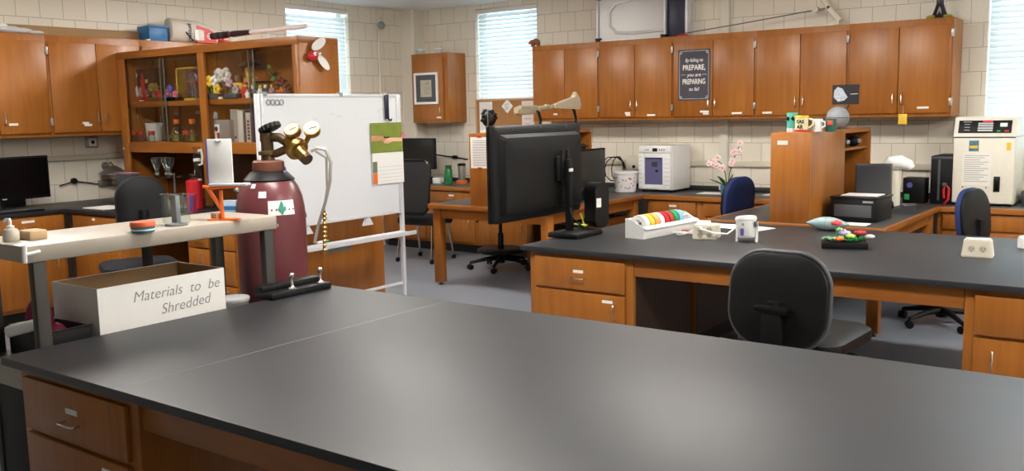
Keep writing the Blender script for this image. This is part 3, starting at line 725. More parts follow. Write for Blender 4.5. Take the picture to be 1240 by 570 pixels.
# ------------------------------------------------------------------ gas cylinder with its regulator
CY = Vector((-3.68, 2.985, 0))
gc = thing('gas_cylinder', 'large maroon gas cylinder with a brass regulator, behind the foreground bench', 'gas cylinder', CY)
R = .168
MB().lathe([(R*.93, 0), (R, .02), (R, 1.06), (R*.985, 1.11), (R*.93, 1.165), (R*.82, 1.215), (R*.66, 1.255), (R*.5, 1.275), (.06, 1.29), (.05, 1.30)], n=48).build('body', MAROON, gc)
MB().lathe([(.12, 1.243), (.124, 1.25), (.09, 1.285), (.072, 1.292), (.05, 1.292)], n=32).build('collar', BLACK, gc)
MB().lathe([(.075, 1.288), (.078, 1.30), (.076, 1.335), (.068, 1.342), (.05, 1.342)], n=32).build('neck_ring', mat('rusty_brown_cap', '#6E4030', .5), gc)
MB().lathe([(.035, 1.34), (.032, 1.365), (.045, 1.37), (.045, 1.385), (.03, 1.39), (.03, 1.43), (.034, 1.44), (.034, 1.475), (.02, 1.48)], n=20).build('valve_body', DKBRASS, gc)
# the regulator lies along the board direction: right and towards the camera
ax = Vector((.80, .22, 0)).normalized(); up = Vector((0, 0, 1)); sd = Vector((-ax.y, ax.x, 0))
def g3(a, u, s_=0.): return ax*a + up*u + sd*s_
MB().tube([g3(-.03, 1.375), g3(.05, 1.375), g3(.12, 1.40)], [.017, .02, .02], 12).build('yoke', DKBRASS, gc)
hw_ = MB().cyl(g3(-.01, 1.462), g3(-.022, 1.50), .012, n=12)
hw_.build('valve_stem', DKBRASS, gc)
hwM = Matrix.Translation(g3(.02, 1.50)) @ Vector((0, 0, 1)).rotation_difference((ax*-.45+up).normalized()).to_matrix().to_4x4()
hh = MB()
hh.lathe([(.046, -.012), (.05, -.004), (.05, .008), (.046, .014)], M=hwM, n=28)
for i in range(14):
    a_ = 2*PI*i/14; hh.cyl(hwM @ Vector((.049*math.cos(a_), .049*math.sin(a_), -.010)), hwM @ Vector((.049*math.cos(a_), .049*math.sin(a_), .012)), .007, n=8)
hh.build('valve_handwheel', BLACK, gc)
MB().tube([g3(.02, 1.455), g3(.075, 1.452), g3(.13, 1.42), g3(.17, 1.395)], [.022, .024, .022, .022], 14).build('inlet_nut', DKBRASS, gc)
d_ = (ax*.72-up*.5-sd*.25).normalized()
rm = Matrix.Translation(g3(.155, 1.41)) @ Vector((0, 0, 1)).rotation_difference(d_).to_matrix().to_4x4()
MB().lathe([(.024, -.06), (.034, -.05), (.034, .0), (.05, .006), (.056, .012), (.056, .034), (.05, .042), (.034, .046), (.03, .06), (.03, .098), (.026, .104)], M=rm, n=32).build('regulator_body', BRASS, gc)
MB().lathe([(.027, .096), (.029, .10), (.029, .118), (.012, .12)], M=rm, n=24).build('adjusting_knob', DKBRASS, gc)
def gauge(c, dirv, label_):
    M = Matrix.Translation(c) @ Vector((0, 0, 1)).rotation_difference(dirv.normalized()).to_matrix().to_4x4()
    g = MB().lathe([(.034, -.026), (.040, -.018), (.040, .008), (.037, .012)], M=M, n=30).build('gauge', BRASS, gc)
    MB().lathe([(.035, .0115), (.035, .0132)], M=M, n=30).build('dial', mat('aged_dial', '#B9B09C', .6), g)
    MB().tube([M @ Vector((-.004, -.01, .0145)), M @ Vector((.016, .018, .0145))], .0018, 6).build('needle', RED if label_ else INK, g)
    return g
gd = Vector((.55, -1.0, .30))
gauge(g3(.155, 1.485, -.01), Vector((.35, -.8, .75)), 1); gauge(g3(.245, 1.49, .02), Vector((.55, -.7, .65)), 0)
MB().cyl(g3(.155, 1.46, 0), g3(.165, 1.42), .012, n=12).build('gauge_stem', BRASS, gc); MB().cyl(g3(.235, 1.465, .02), g3(.20, 1.40), .012, n=12).build('gauge_stem', BRASS, gc)
MB().tube([g3(.235, 1.385, .02), g3(.265, 1.40, .03), g3(.305, 1.39, .04), g3(.325, 1.33, .05), g3(.31, 1.24, .06), g3(.27, 1.13, .07), g3(.225, 1.02, .07), g3(.205, .93, .06)], .008, 8).build('clear_hose', mat('milky_hose', '#A9A69E', .3), gc)
MB().tube([g3(.255, 1.385, .03), g3(.30, 1.35, .05), g3(.285, 1.20, .07), g3(.255, 1.10, .08), g3(.25, .92, .08)], .006, 8).build('thin_hose', mat('milky_hose', '#A9A69E', .3), gc)
bt = MB()
for i in range(9): bt.lathe([(.008, 0), (.013, .006), (.008, .012)], g3(.27-.001*i, 1.07-.022*i, .06), 10)
bt.tube([g3(.27, 1.09, .06), g3(.255, .86, .06)], .006, 8).build('barbed_fitting', BRASS, gc)
# labels stuck on the shoulder
def curved(x0, x1, z0, z1, rr, name, m_, n=10, a0=0., prof=None):
    V = []
    for i in range(n+1):
        a_ = a0+x0+(x1-x0)*i/n
        for z, r_ in ((z0, rr[0]), (z1, rr[1])): V.append(Vector((r_*math.cos(a_), r_*math.sin(a_), z)))
    m = MB(); m._add(V, [(2*i, 2*i+2, 2*i+3, 2*i+1) for i in range(n)])
    o = m.build(name, m_, gc); return o
A0 = math.atan2(-CY.y, -CY.x)                                   # direction from the cylinder to the middle of the room
A = math.atan2(-.80, .59)                                       # roughly towards the viewing side
lb = curved(.18, .98, 1.085, 1.155, (R*.9955+.001, R*.945+.001), 'hazard_label', PAPER, 12, A)
dm = curved(.45, .70, 1.085, 1.155, (R*.9955+.0024, R*.945+.0024), 'green_diamond', mat('teal_green_print', '#2E8B76', .5), 6, A); dm.parent = lb
me = dm.data                                                    # pinch the patch into a diamond
for v in me.vertices:
    a_ = math.atan2(v.co.y, v.co.x)-A; k = 1-abs(a_-.575)/.125
    v.co.z = 1.12+(v.co.z-1.12)*max(0., min(1., k))
curved(-.10, .14, 1.17, 1.20, (R*.935+.002, R*.865+.003), 'white_sticker', PAPER, 6, A)
curved(-.42, -.25, 1.215, 1.235, (R*.83+.002, R*.75+.003), 'white_sticker', PAPER, 6, A)
curved(.155, .175, 1.0, 1.015, (R+.001, R+.001), 'paint_chip', PAPER, 2, A); curved(.42, .44, 1.03, 1.045, (R+.001, R+.001), 'paint_chip', PAPER, 2, A); curved(-.1, -.08, .93, .94, (R+.001, R+.001), 'paint_chip', PAPER, 2, A)
# bench clamp holding it
cl = thing('cylinder_clamp', 'black bench clamp plate in front of the maroon cylinder, with two steel screws', 'clamp', (-3.30, 2.85, TZ))
B(-.085, .035, -.22, .13, .0, .030, .004).build('plate', BLACK, cl)
B(-.085, -.03, -.22, .13, .030, .055, .004).build('jaw', BLACK, cl)
for y in (-.085, .085):
    MB().lathe([(.022, .030), (.022, .034), (.010, .040), (.006, .048), (.006, .078), (.010, .080), (.013, .088), (.012, .098), (.006, .104)], (.012, y, 0), 18).build('clamp_screw', CHROME, cl)

# ------------------------------------------------------------------ television on the middle bench, seen from behind
tv = thing('television', 'large black flat television on the middle bench, seen from behind', 'television', (-3.425, 4.925, TZ), PI/2)
h0, h1 = .135, .728; hw = .487
B(-hw, hw, .0, .03, h0, h1, .006).build('screen_panel', BLACKS, tv)
bk = MB(); zc = (h0+h1)/2; hh_ = (h1-h0)/2
rings = [(hw, hh_, 0, .0), (hw, hh_, -.02, 0), (hw-.012, hh_-.012, -.032, 0), (hw-.045, hh_-.05, -.034, -.004), (hw-.062, hh_-.066, -.072, -.008), (hw-.075, hh_-.078, -.076, -.008), (hw-.25, hh_-.2, -.077, -.008)]
V = []
for a_, b_, y, dz_ in rings: V += [Vector((x, y, zc+dz_+z)) for x, z in rrect(2*a_, 2*b_, .02, 4)]
n = len(V)//len(rings)
bk._add(V, [(j*n+i, j*n+(i+1) % n, (j+1)*n+(i+1) % n, (j+1)*n+i) for j in range(len(rings)-1) for i in range(n)] + [tuple(range(n-1, -1, -1)), tuple(range((len(rings)-1)*n, len(rings)*n))])
bk.build('back_shell', mat('black_tv_shell', '#0A0A0B', .5, spec=.3), tv)
for x in (-.30, .0, .30): MB().cyl((x, -.033, h1-.02), (x, -.036, h1-.02), .008, n=10).build('screw', DGREY, tv)
B(.10, .24, -.10, -.076, .36, .52, .004).build('mount_plate', BLACK, tv)
B(.13, .16, -.115, -.098, .33, .56, .003).build('mount_rail', BLACK, tv); B(.19, .22, -.115, -.098, .33, .56, .003).build('mount_rail', BLACK, tv)
B(.155, .195, -.155, -.112, .02, .50, .006).build('stand_column', BLACK, tv)
B(.02, .34, -.29, -.06, 0, .035, .012).build('stand_base', BLACK, tv)
MB().box(.14, .18, -.165, -.154, .42, .44, .002).build('white_tag', WHITE, tv)
sp = thing('speaker', 'rounded black speaker behind the television stand, with a white sticker', 'speaker', (-3.205, 5.30, TZ+.036), PI/2-.3)
MB().prism(rrect(.12, .30, .055, 8), .11, Matrix.Translation((0, .055, .152)) @ FACE_Y).build('case', BLACK, sp)
B(-.05, -.01, -.058, -.0545, .14, .20, .001).build('sticker', PAPER, sp, smooth=False)
for i, (m_, off, l) in enumerate(((BLACK, 0, 'black cable looping down behind the television stand'), (mat('yellow_green_cable', '#B9C23A', .5), .03, 'yellow green cable curled at the television base'))):
    q = [(-3.29+.02*i, 5.10+off, TZ+.20-.13*i), (-3.24, 5.05+off, TZ+.13-.05*i), (-3.20+.02*i, 5.10+off, TZ+.07), (-3.24, 5.18+off, TZ+.045), (-3.30, 5.22+off, TZ+.05+.08*i)]
    tag(MB().tube(q, .006, 8).build('cable', m_), l, 'cable', 'cables of the television')


# ------------------------------------------------------------------ things on the rack and on its lower shelf
RZ = 1.107
p = onz(4, 293, RZ); t = thing('soap_bottle', 'clear pump soap bottle at the left frame edge, on the rack', 'bottle', (p.x, p.y+.03, RZ))
MB().lathe([(.026, 0), (.029, .004), (.029, .035), (.024, .045), (.013, .05)], n=20).build('body', mat('milky_bottle', '#C9C2B2', .3), t)
MB().lathe([(.014, .05), (.014, .058), (.006, .06), (.006, .078)], n=16).build('pump_collar', WHITE, t); MB().tube([(0, 0, .078), (0, 0, .082), (-.02, -.005, .081), (-.028, -.007, .074)], .006, 8).build('pump_head', WHITE, t)
p = onz(26, 291, RZ); t = tag(MB().box(-.045, .045, -.035, .035, 0, .035, .006).build('wood_block', WOODLT, loc=(p.x-.01, p.y+.05, RZ)), 'pale wooden block beside the pump bottle on the rack', 'block', 'wood blocks on the rack')
p = onz(262, 267, RZ); t = tag(MB().box(-.022, .022, -.022, .022, 0, .03, .003).build('wood_block', WOODLT, loc=(p.x-.03, p.y+.03, RZ)), 'small raw wood block left of the orange stand on the rack', 'block', 'wood blocks on the rack')
p = onz(174, 282, RZ); t = thing('round_jar', 'flat round jar, orange lid over a teal body, on the rack', 'jar', (p.x-.035, p.y+.02, RZ))
MB().lathe([(.042, 0), (.046, .004), (.046, .022)], n=32).build('body', mat('teal_jar', '#3A7C8C', .4), t); MB().lathe([(.046, .022), (.049, .024), (.049, .036), (.046, .042), (.03, .043)], n=32).build('lid', mat('orange_red_lid', '#D5623A', .45), t)
for k in (0,): MB().lathe([(.0462, .008), (.0466, .009), (.0466, .013), (.0462, .014)], n=32, cap=False).build('white_band', PAPER, t)
# grey phone stand with a clear back plate
p = onz(220, 274, RZ); t = thing('phone_stand', 'grey pillar stand with two clear plates on the rack', 'stand', (p.x-.05, p.y+.01, RZ), .15)
MB().lathe([(.046, 0), (.048, .004), (.046, .010), (.02, .013)], n=28).build('foot', GREY, t)
MB().box(-.016, .016, -.012, .012, .01, .13, .004).build('pillar', GREY, t); B(-.05, .05, -.035, .035, .130, .136, .002).build('top_plate', CLEAR, t)
for x in (-.048, .046): B(x, x+.004, -.03, .03, .012, .130).build('side_plate', CLEAR, t)
# blue purple card holder behind
# orange printed stand with a white tablet on it
p = onz(272, 268, RZ); t = thing('printed_stand', 'bright orange Y shaped printed stand on the rack', 'stand', (p.x-.05, p.y+.03, RZ), .55)
MB().prism([(-.06, -.03), (.075, -.03), (.085, -.005), (.05, .03), (-.02, .03), (-.055, .005)], .007).build('foot', ORANGE, t)
MB().tube([(-.005, .005, .005), (-.005, .005, .13)], .0085, 10).tube([(-.005, .005, .045), (-.05, .005, .118), (-.068, .005, .146)], [.009, .010, .008], 10).build('mast', ORANGE, t)
MB().tube([(-.085, .005, .150), (-.06, .005, .142), (.0, .005, .146), (.075, .005, .150), (.09, .005, .156)], [.006, .009, .009, .008, .006], 10).build('cradle', ORANGE, t)
t2 = thing('white_tablet', 'upright white panel with a grey ledge, standing on the orange stand', 'panel', (t.location.x+.028, t.location.y+.024, RZ+.155), .55)
B(-.095, .015, .004, .014, 0, .20, .003).build('face', WHITE, t2); B(-.10, -.095, .002, .016, 0, .20, .001).build('edge', PURPLE, t2); B(-.085, .085, -.03, .03, -.004, .006, .002).build('ledge', LGREY, t2)
MB().tube([(-.055, .003, .192), (-.043, .001, .187), (-.03, .003, .192)], .003, 6).build('clip', GREY, t2)

# white document box behind the bench edge
SZ = .655
bx_ = thing('document_box', 'long white cardboard box with handwriting about shredding, on the rack', 'box', (-3.40, 1.90, SZ))
BW, BD, BH = .34, .585, .905-SZ
B(-.004, 0, 0, BD, 0, BH).build('front_wall', PAPER, bx_, smooth=False); B(-BW, -BW+.004, 0, BD, 0, BH).build('back_wall', PAPER, bx_, smooth=False)
B(-BW+.004, -.004, 0, .004, 0, BH).build('end_wall', PAPER, bx_, smooth=False); B(-BW+.004, -.004, BD-.004, BD, 0, BH).build('end_wall', PAPER, bx_, smooth=False)
B(-BW+.004, -.004, .004, BD-.004, 0, .004).build('bottom', CARD, bx_, smooth=False)
for q in ((-.0055, -.004, .004, BD-.004), (-BW+.004, -BW+.0055, .004, BD-.004)): B(q[0], q[1], q[2], q[3], .004, BH-.002).build('inner_face', CARD, bx_, smooth=False)
for q in ((.004, .0055), (BD-.0055, BD-.004)): B(-BW+.0055, -.0055, q[0], q[1], .004, BH-.002).build('inner_face', CARD, bx_, smooth=False)
MT = upright((.0008, BD*.60, BH*.76), PI/2)
text('Materials  to  be', .062, GREYINK, bx_, MT @ Matrix.Rotation(.0, 4, 'Z'), 'handwriting', .25, -.0006)
text('Shredded', .062, GREYINK, bx_, upright((.0008, BD*.66, BH*.50), PI/2) @ Matrix.Rotation(.04, 4, 'Z'), 'handwriting', .25, -.0006)
# dark bin with a magenta cloth and a paper roll at the near end of the lower shelf
t = thing('storage_bin', 'black plastic bin left of the white document box on the rack', 'bin', (-3.41, 1.70, SZ))
B(-.01, 0, 0, .17, 0, .115, .003).build('wall', BLACK, t); B(-.30, -.29, 0, .17, 0, .115, .003).build('wall', BLACK, t); B(-.29, -.01, 0, .01, 0, .115, .003).build('wall', BLACK, t); B(-.29, -.01, .16, .17, 0, .115, .003).build('wall', BLACK, t); B(-.29, -.01, .01, .16, 0, .008).build('bottom', BLACK, t)
MB().box(-.004, .004, -.004, .174, .113, .12, .002).build('rim', BLACK, t)
t = MB()
t.ball((0, .0, .11), (.06, .05, .10)).ball((0, 0, .06), (.06, .05, .06)).ball((.05, .03, .05), (.05, .05, .06)).ball((-.03, .03, .04), (.06, .05, .05))
o = t.build('magenta_cloth', MAGENTA, loc=(-3.62, 1.78, SZ+.008)); tag(o, 'crumpled magenta cloth bag stuffed in the black bin', 'cloth')
p = onz(38, 385, .78); t = thing('paper_roll', 'white paper roll lying across the black bin beside the rack post', 'roll', (-3.52, 1.668, SZ+.13), .35)
MB().lathe([(.008, -.07), (.022, -.07), (.022, .07), (.008, .07)], M=Matrix.Rotation(PI/2-.25, 4, 'Y'), n=20).build('roll', PAPER, t); MB().lathe([(.006, -.071), (.0085, -.071), (.0085, .071), (.006, .071)], M=Matrix.Rotation(PI/2-.25, 4, 'Y'), n=14).build('core', CARD, t)
t = thing('clear_tray', 'clear round plastic dish between the document box and the rack post', 'dish', (-3.47, 2.58, SZ))
MB().lathe([(.055, 0), (.06, .004), (.066, .075), (.07, .08), (.07, .086), (.064, .086)], n=28).build('dish', mat('frosted_plastic', '#B9BAB8', .25), t); MB().lathe([(.069, .086), (.071, .088), (.069, .096), (.05, .098)], n=28).build('lid', LGREY, t)

# ------------------------------------------------------------------ things on the middle bench
# tape dispenser
t = thing('tape_dispenser', 'white angled holder with a row of coloured tape rolls, on the middle bench', 'tape holder', (-2.84, 5.16, TZ), -.12)
L = .62; sd_ = [(0, 0), (.145, 0), (.145, .068), (.05, .118), (0, .125)]
rotA = Matrix(((0, 0, 1, 0), (1, 0, 0, 0), (0, 1, 0, 0), (0, 0, 0, 1)))
tm = Matrix(((1, 0, 0, -.075), (0, 0, 1, 0), (0, 1, 0, 0), (0, 0, 0, 1)))
for y in (0, L-.006): MB().prism(sd_, .006, Matrix.Translation((0, y, 0)) @ tm).build('side_wall', WHITE, t, smooth=False)
B(.064, .070, .006, L-.006, 0, .066, .001).build('front_wall', WHITE, t); B(-.075, -.069, .006, L-.006, 0, .122, .001).build('back_wall', WHITE, t); B(-.069, .064, .006, L-.006, 0, .006).build('bottom', WHITE, t)
M = TM((.066, L/2, .074), 0, math.radians(27)); B(-.008, .028, -L/2, L/2, -.002, .002, M=M).build('cutting_lip', WHITE, t)
MB().cyl((-.01, .004, .095), (-.01, L-.004, .095), .010, n=12).build('rod', LGREY, t)
for i, (m_, l) in enumerate(((WHITE, 'white tape roll nearest us in the holder'), (YELLOW, 'yellow tape roll in the holder'), (mat('peach_tape', '#F0A860', .5), 'peach orange tape roll in the holder'), (PAPER, 'pale paper tape roll between orange and red in the holder'), (RED, 'red tape roll in the holder'), (mat('dark_red_tape', '#A93A34', .5), 'dark red tape roll in the holder'), (GREEN, 'green tape roll in the holder'), (mat('pale_blue_tape', '#7DB3DA', .5), 'pale blue tape roll, last in the holder'))):
    y = .07+.056*i; q = Matrix.Rotation(-.12, 4, 'Z') @ Vector((-.01, y, 0))
    r_ = thing('tape_roll', l, 'tape', (-2.84+q.x, 5.16+q.y, TZ+.082), -.12, 'coloured tape rolls')
    MB().lathe([(.034, -.021), (.062, -.021), (.062, .021), (.034, .021), (.034, -.021)], M=Matrix.Rotation(PI/2, 4, 'X'), n=28, cap=False).build('tape', m_, r_)
    MB().lathe([(.030, -.022), (.034, -.022), (.034, .022), (.030, .022), (.030, -.022)], M=Matrix.Rotation(PI/2, 4, 'X'), n=20, cap=False).build('core', WHITE, r_)
# papers
for i, (x, y, rz, w_, h_, l) in enumerate(((-2.62, 6.02, .10, .30, .22, 'white paper sheet lying behind the ivory outlet box'), (-2.42, 5.98, -.25, .28, .21, 'white paper sheet nearest the white gadget on the middle bench'), (-2.86, 6.08, .4, .21, .28, 'white paper sheet behind the tape holder'))):
    tag(B(-w_/2, w_/2, -h_/2, h_/2, 0, .0012+.0012*i).build('paper_sheet', PAPER, smooth=False, loc=(x, y, TZ)), l, 'paper', 'papers on the middle bench').rotation_euler = (0, 0, rz)
def sockets(parent, x, z, y, n=2):
    for k in range(n):
        c = x+(k-(n-1)/2)*.055
        MB().cyl((c, y, z), (c, y-.002, z), .018, n=18).build('socket', mat('ivory_shade', '#C9C2AE', .5), parent)
        q = MB().box(c-.009, c-.006, y-.0028, y-.002, z-.002, z+.008).box(c+.006, c+.009, y-.0028, y-.002, z-.002, z+.008).cyl((c, y-.002, z-.009), (c, y-.0028, z-.009), .003, n=8)
        q.build('slot', BLACK, parent)
def pedestal(label, loc, rz, wbot, wtop, D, H, two_rows=False):
    t = thing('outlet_box', label, 'outlet box', loc, rz, 'bench outlet boxes')
    V = [Vector((sx*(wbot if z == 0 else wtop)/2, sy*(D if z == 0 else D*.8)/2, z)) for z in (0, H) for sx, sy in ((-1, -1), (1, -1), (1, 1), (-1, 1))]
    m = MB(); vs, fs = m._add(V, [(3, 2, 1, 0), (4, 5, 6, 7), (0, 1, 5, 4), (1, 2, 6, 5), (2, 3, 7, 6), (3, 0, 4, 7)])
    bmesh.ops.bevel(m.bm, geom=list({e for f in fs for e in f.edges}), offset=.006, segments=2, affect='EDGES')
    m.build('housing', OFFW, t)
    for zz in ((H*.30, H*.70) if two_rows else (H*.48,)): sockets(t, 0, zz, -D/2+.1*D*zz/H-.0015)
    return t
pedestal('ivory outlet box with white cords, between the tape holder and the white gadget', (-2.46, 5.40, TZ), .25, .155, .14, .16, .09, True)
pedestal('ivory outlet box near the right end of the middle bench', (-.912, 5.40, TZ), .1, .155, .13, .11, .095)
p = onz(1243, 300, TZ); t = thing('white_holder', 'rounded white object cut by the right frame edge, on the middle bench', 'holder', (-.735, 5.83, TZ))
MB().lathe([(.045, 0), (.05, .004), (.05, .05), (.045, .065), (.02, .072)], n=28).build('body', WHITE, t); MB().cyl((0, 0, .07), (0, 0, .08), .012).build('cap', LGREY, t)
# cords
for i, (q, m_, l) in enumerate((([(-2.54, 5.45, TZ+.05), (-2.60, 5.36, TZ+.02), (-2.66, 5.40, TZ+.008), (-2.72, 5.5, TZ+.008), (-2.66, 5.6, TZ+.008), (-2.58, 5.5, TZ+.010), (-2.64, 5.42, TZ+.020), (-2.72, 5.44, TZ+.016)], WHITE, 'white cord coiled left of the ivory outlet box'),
                             ([(-2.46, 5.295, TZ+.07), (-2.36, 5.28, TZ+.05), (-2.29, 5.32, TZ+.045), (-2.24, 5.40, TZ+.10), (-2.21, 5.42, TZ+.125)], WHITE, 'white cord from the ivory outlet box to the white gadget'),
                             ([(-2.62, 5.60, TZ+.006), (-2.68, 5.56, TZ+.016), (-2.76, 5.60, TZ+.006), (-2.78, 5.66, TZ+.006)], RED, 'short red lead among the white cord coils'))):
    o = MB().tube([Vector(a) for a in q], .0055, 8).build('cord', m_); MB().box(q[0][0]-.012, q[0][0]+.012, q[0][1]-.012, q[0][1]+.012, q[0][2]-.006, q[0][2]+.012, .003).build('plug', m_, o); tag(o, l, 'cord', 'cords on the middle bench')
# white two footed desktop gadget
t = thing('desk_gadget', 'tilted white desktop gadget on two feet, with a violet oval', 'gadget', (-2.19, 5.385, TZ), .30)
lean = TM((0, 0, .02), math.radians(-8), math.radians(-4))
MB().lathe([(.045, 0), (.052, .008), (.058, .085), (.060, .105)], M=lean, n=36).build('body', WHITE, t)
MB().lathe([(.060, .105), (.064, .108), (.065, .122), (.060, .132), (.04, .136)], M=lean, n=36).build('lid', PAPER, t)
for sx in (-1, 1):
    f_ = MB().prism([(-.028, 0), (.028, 0), (.014, .045), (.012, .12), (-.012, .12), (-.014, .045)], .014, Matrix.Translation((sx*.0, 0, 0)) @ Matrix(((0, 0, 1, -.066 if sx < 0 else .052), (1, 0, 0, 0), (0, 1, 0, 0), (0, 0, 0, 1))))
    f_.build('foot', WHITE, t)
MB().lathe([(.008, 0), (.008, .004)], M=TM((-.020, -.052, .108), PI/2-.14), n=20).build('grey_dot', GREY, t)
MB().prism(rrect(.022, .046, .011, 6), .004, TM((-.024, -.049, .062), 0) @ Matrix.Rotation(-.45, 4, 'Z') @ FACE_Y).build('violet_oval', PURPLE, t)
vt = MB()
for i in range(3): MB().box(.044, .0615, -.035, -.01, .095+.012*i, .099+.012*i).build('vent_slot', DGREY, t)
# pale blue plastic lens shaped object
t = thing('pale_blue_pod', 'pale grey-blue pointed pod lying behind the toy flowers', 'pod', (-1.93, 6.10, TZ), .0)
pr = []
for i in range(15):
    a_ = i/14; pr.append((max(.002, .052*math.sin(PI*a_)**.85), -.14+.28*a_))
MB().lathe(pr, (0, 0, .045), 28, Matrix.Rotation(PI/2, 4, 'Y') @ Matrix.Diagonal((.85, 1.1, 1, 1))).build('shell', mat('pale_blue_grey', '#8EA8AC', .35), t)
MB().lathe([(.050, -.003), (.0535, -.002), (.0535, .002), (.050, .003)], (0, 0, .045), 28, Matrix.Rotation(PI/2, 4, 'Y') @ Matrix.Diagonal((.85, 1.1, 1, 1))).build('seam_ring', GREY, t)
# brick flower arrangement
fl = thing('flower_planter', 'black tray of toy brick flowers, red, violet and orange, on the middle bench', 'flowers', (-1.61, 5.40, TZ), .35)
MB().box(-.125, .125, -.075, .075, 0, .035, .003).build('tray', BLACK, fl)
soil = MB().box(-.118, .118, -.068, .068, .033, .039, .002).build('soil', mat('dark_soil', '#221A14', .9), fl)
random.seed(21)
def leaf(m, base, d_, L_, w_, droop=.3):
    d_ = Vector(d_).normalized(); s_ = d_.cross(Vector((0, 0, 1))); s_ = s_.normalized() if s_.length > .01 else Vector((1, 0, 0)); u_ = s_.cross(d_); base = Vector(base)
    P = []
    for t_, k in ((0, .15), (.25, .8), (.55, 1), (.8, .6), (1, .03)):
        c = base+d_*L_*t_-Vector((0, 0, droop*L_*t_*t_)); P += [c-s_*w_*k, c+u_*w_*.35*k, c+s_*w_*k, c-u_*w_*.12*k]
    m._add(P, [f for i in range(4) for f in ((4*i, 4*i+1, 4*i+5, 4*i+4), (4*i+1, 4*i+2, 4*i+6, 4*i+5), (4*i+2, 4*i+3, 4*i+7, 4*i+6), (4*i+3, 4*i, 4*i+4, 4*i+7))] + [(3, 2, 1, 0), (16, 17, 18, 19)])
for n_, m_, cs in (('leaves', LGREEN, [(-.10, -.03), (-.09, .0), (-.07, -.05), (-.02, .03)]), ('leaves', GREEN, [(.04, -.05), (.07, -.04), (.02, -.06), (.09, -.01), (-.03, -.04)]), ('leaves', DGREEN, [(.06, .03), (.0, .0), (.1, .03)])):
    for cx, cy in cs:
        m = MB()
        for k in range(7):
            a_ = 2*PI*k/7+random.random(); leaf(m, (cx, cy, .038), (math.cos(a_), math.sin(a_), .8+random.random()*.6), random.uniform(.035, .06), .011)
        m.build('leaf_cluster', m_, fl)
def bloom(c, r_, m_, heart=None, n=6, stem=True):
    m = MB(); c = Vector(c)
    for k in range(n):
        a_ = 2*PI*k/n; m.ball(c+Vector((math.cos(a_)*r_*.6, math.sin(a_)*r_*.6, 0)), (r_*.42, r_*.42, r_*.36), 10, 7)
    m.ball(c+Vector((0, 0, r_*.18)), r_*.4, 10, 7)
    o = m.build('bloom', m_, fl)
    if heart: MB().ball(c+Vector((0, 0, r_*.45)), r_*.22, 10, 7).build('heart', heart, o)
    if stem: MB().tube([(c.x*.9, c.y*.9, .037), tuple(c)], .004, 6).build('stem', GREEN, fl)
bloom((-.045, -.01, .140), .032, mat('coral_red', '#E2484A', .45), None, 7); bloom((-.03, .0, .105), .02, mat('pale_green_bloom', '#BFD8A8', .5))
bloom((.0, -.01, .085), .034, mat('lilac_bloom', '#B8B4E2', .5), PAPER); bloom((.03, -.035, .07), .028, mat('yellow_green_bloom', '#B6D45A', .5))
bloom((-.03, -.066, .058), .026, ORANGE, YELLOW); bloom((.085, .0, .085), .036, mat('deep_red_bloom', '#9E1B26', .5), None, 7); bloom((.07, .03, .06), .022, mat('deep_red_bloom', '#9E1B26', .5))
MB().ball((.135, .0, .065), (.03, .016, .012)).build('white_petal', PAPER, fl); MB().tube([(.10, .0, .04), (.135, 0, .06)], .004, 6).build('stem', RED, fl)

# ------------------------------------------------------------------ things on the back counter
t = thing('mini_incubator', 'white mini incubator with a violet glass door, on the back counter', 'incubator', (-4.30, 8.235, TZ), -.05)
W, D, H = .37, .37, .455
B(-W/2, W/2, 0, D, .02, H, .012, seg=3).build('cabinet', WHITE, t)
fr_ = MB()
for q in ((-W/2+.005, -W/2+.07, .03, H-.075), (W/2-.095, W/2-.005, .03, H-.075), (-W/2+.07, W/2-.095, .03, .075), (-W/2+.07, W/2-.095, H-.115, H-.075)): fr_.box(q[0], q[1], -.025, 0, q[2], q[3], .004)
fd = fr_.build('door', WHITE, t)
B(-W/2+.07, W/2-.095, -.012, -.006, .075, H-.115).build('door_glass', SMOKE, fd, smooth=False)
for i in range(15): MB().box(-W/2+.005, -W/2+.055, -.0275, -.025, .05+.021*i, .055+.021*i).build('rib', LGREY, fd) if i % 2 == 0 else MB().box(W/2-.075, W/2-.01, -.0275, -.025, .05+.021*i, .055+.021*i).build('rib', LGREY, fd)
B(-W/2+.07, W/2-.095, -.002, .001, .075, H-.115).build('dark_interior', mat('violet_grey_lining', '#8E8CA6', .6), t, smooth=False)
MB().box(-.04, .02, -.010, -.003, .25, .30, .003).build('fan_grille', DGREY, t); MB().box(.0, .03, -.008, -.003, .20, .22, .002).build('dark_socket', BLACK, t)
B(-W/2+.006, W/2-.006, -.018, 0, H-.068, H-.008, .006).build('control_panel', WHITE, t); B(-.025, .03, -.0205, -.018, H-.055, H-.022, .001).build('display', BLACK, t)
for i, x in enumerate((-.10, -.075, .055, .08, .105)): MB().cyl((x, -.020, H-.038), (x, -.018, H-.038), .007, n=12).build('button', DGREY, t)
for sx in (-1, 1):
    for y in (.03, D-.03): MB().cyl((sx*(W/2-.03), y, 0), (sx*(W/2-.03), y, .021), .014, n=12).build('foot', BLACK, t)
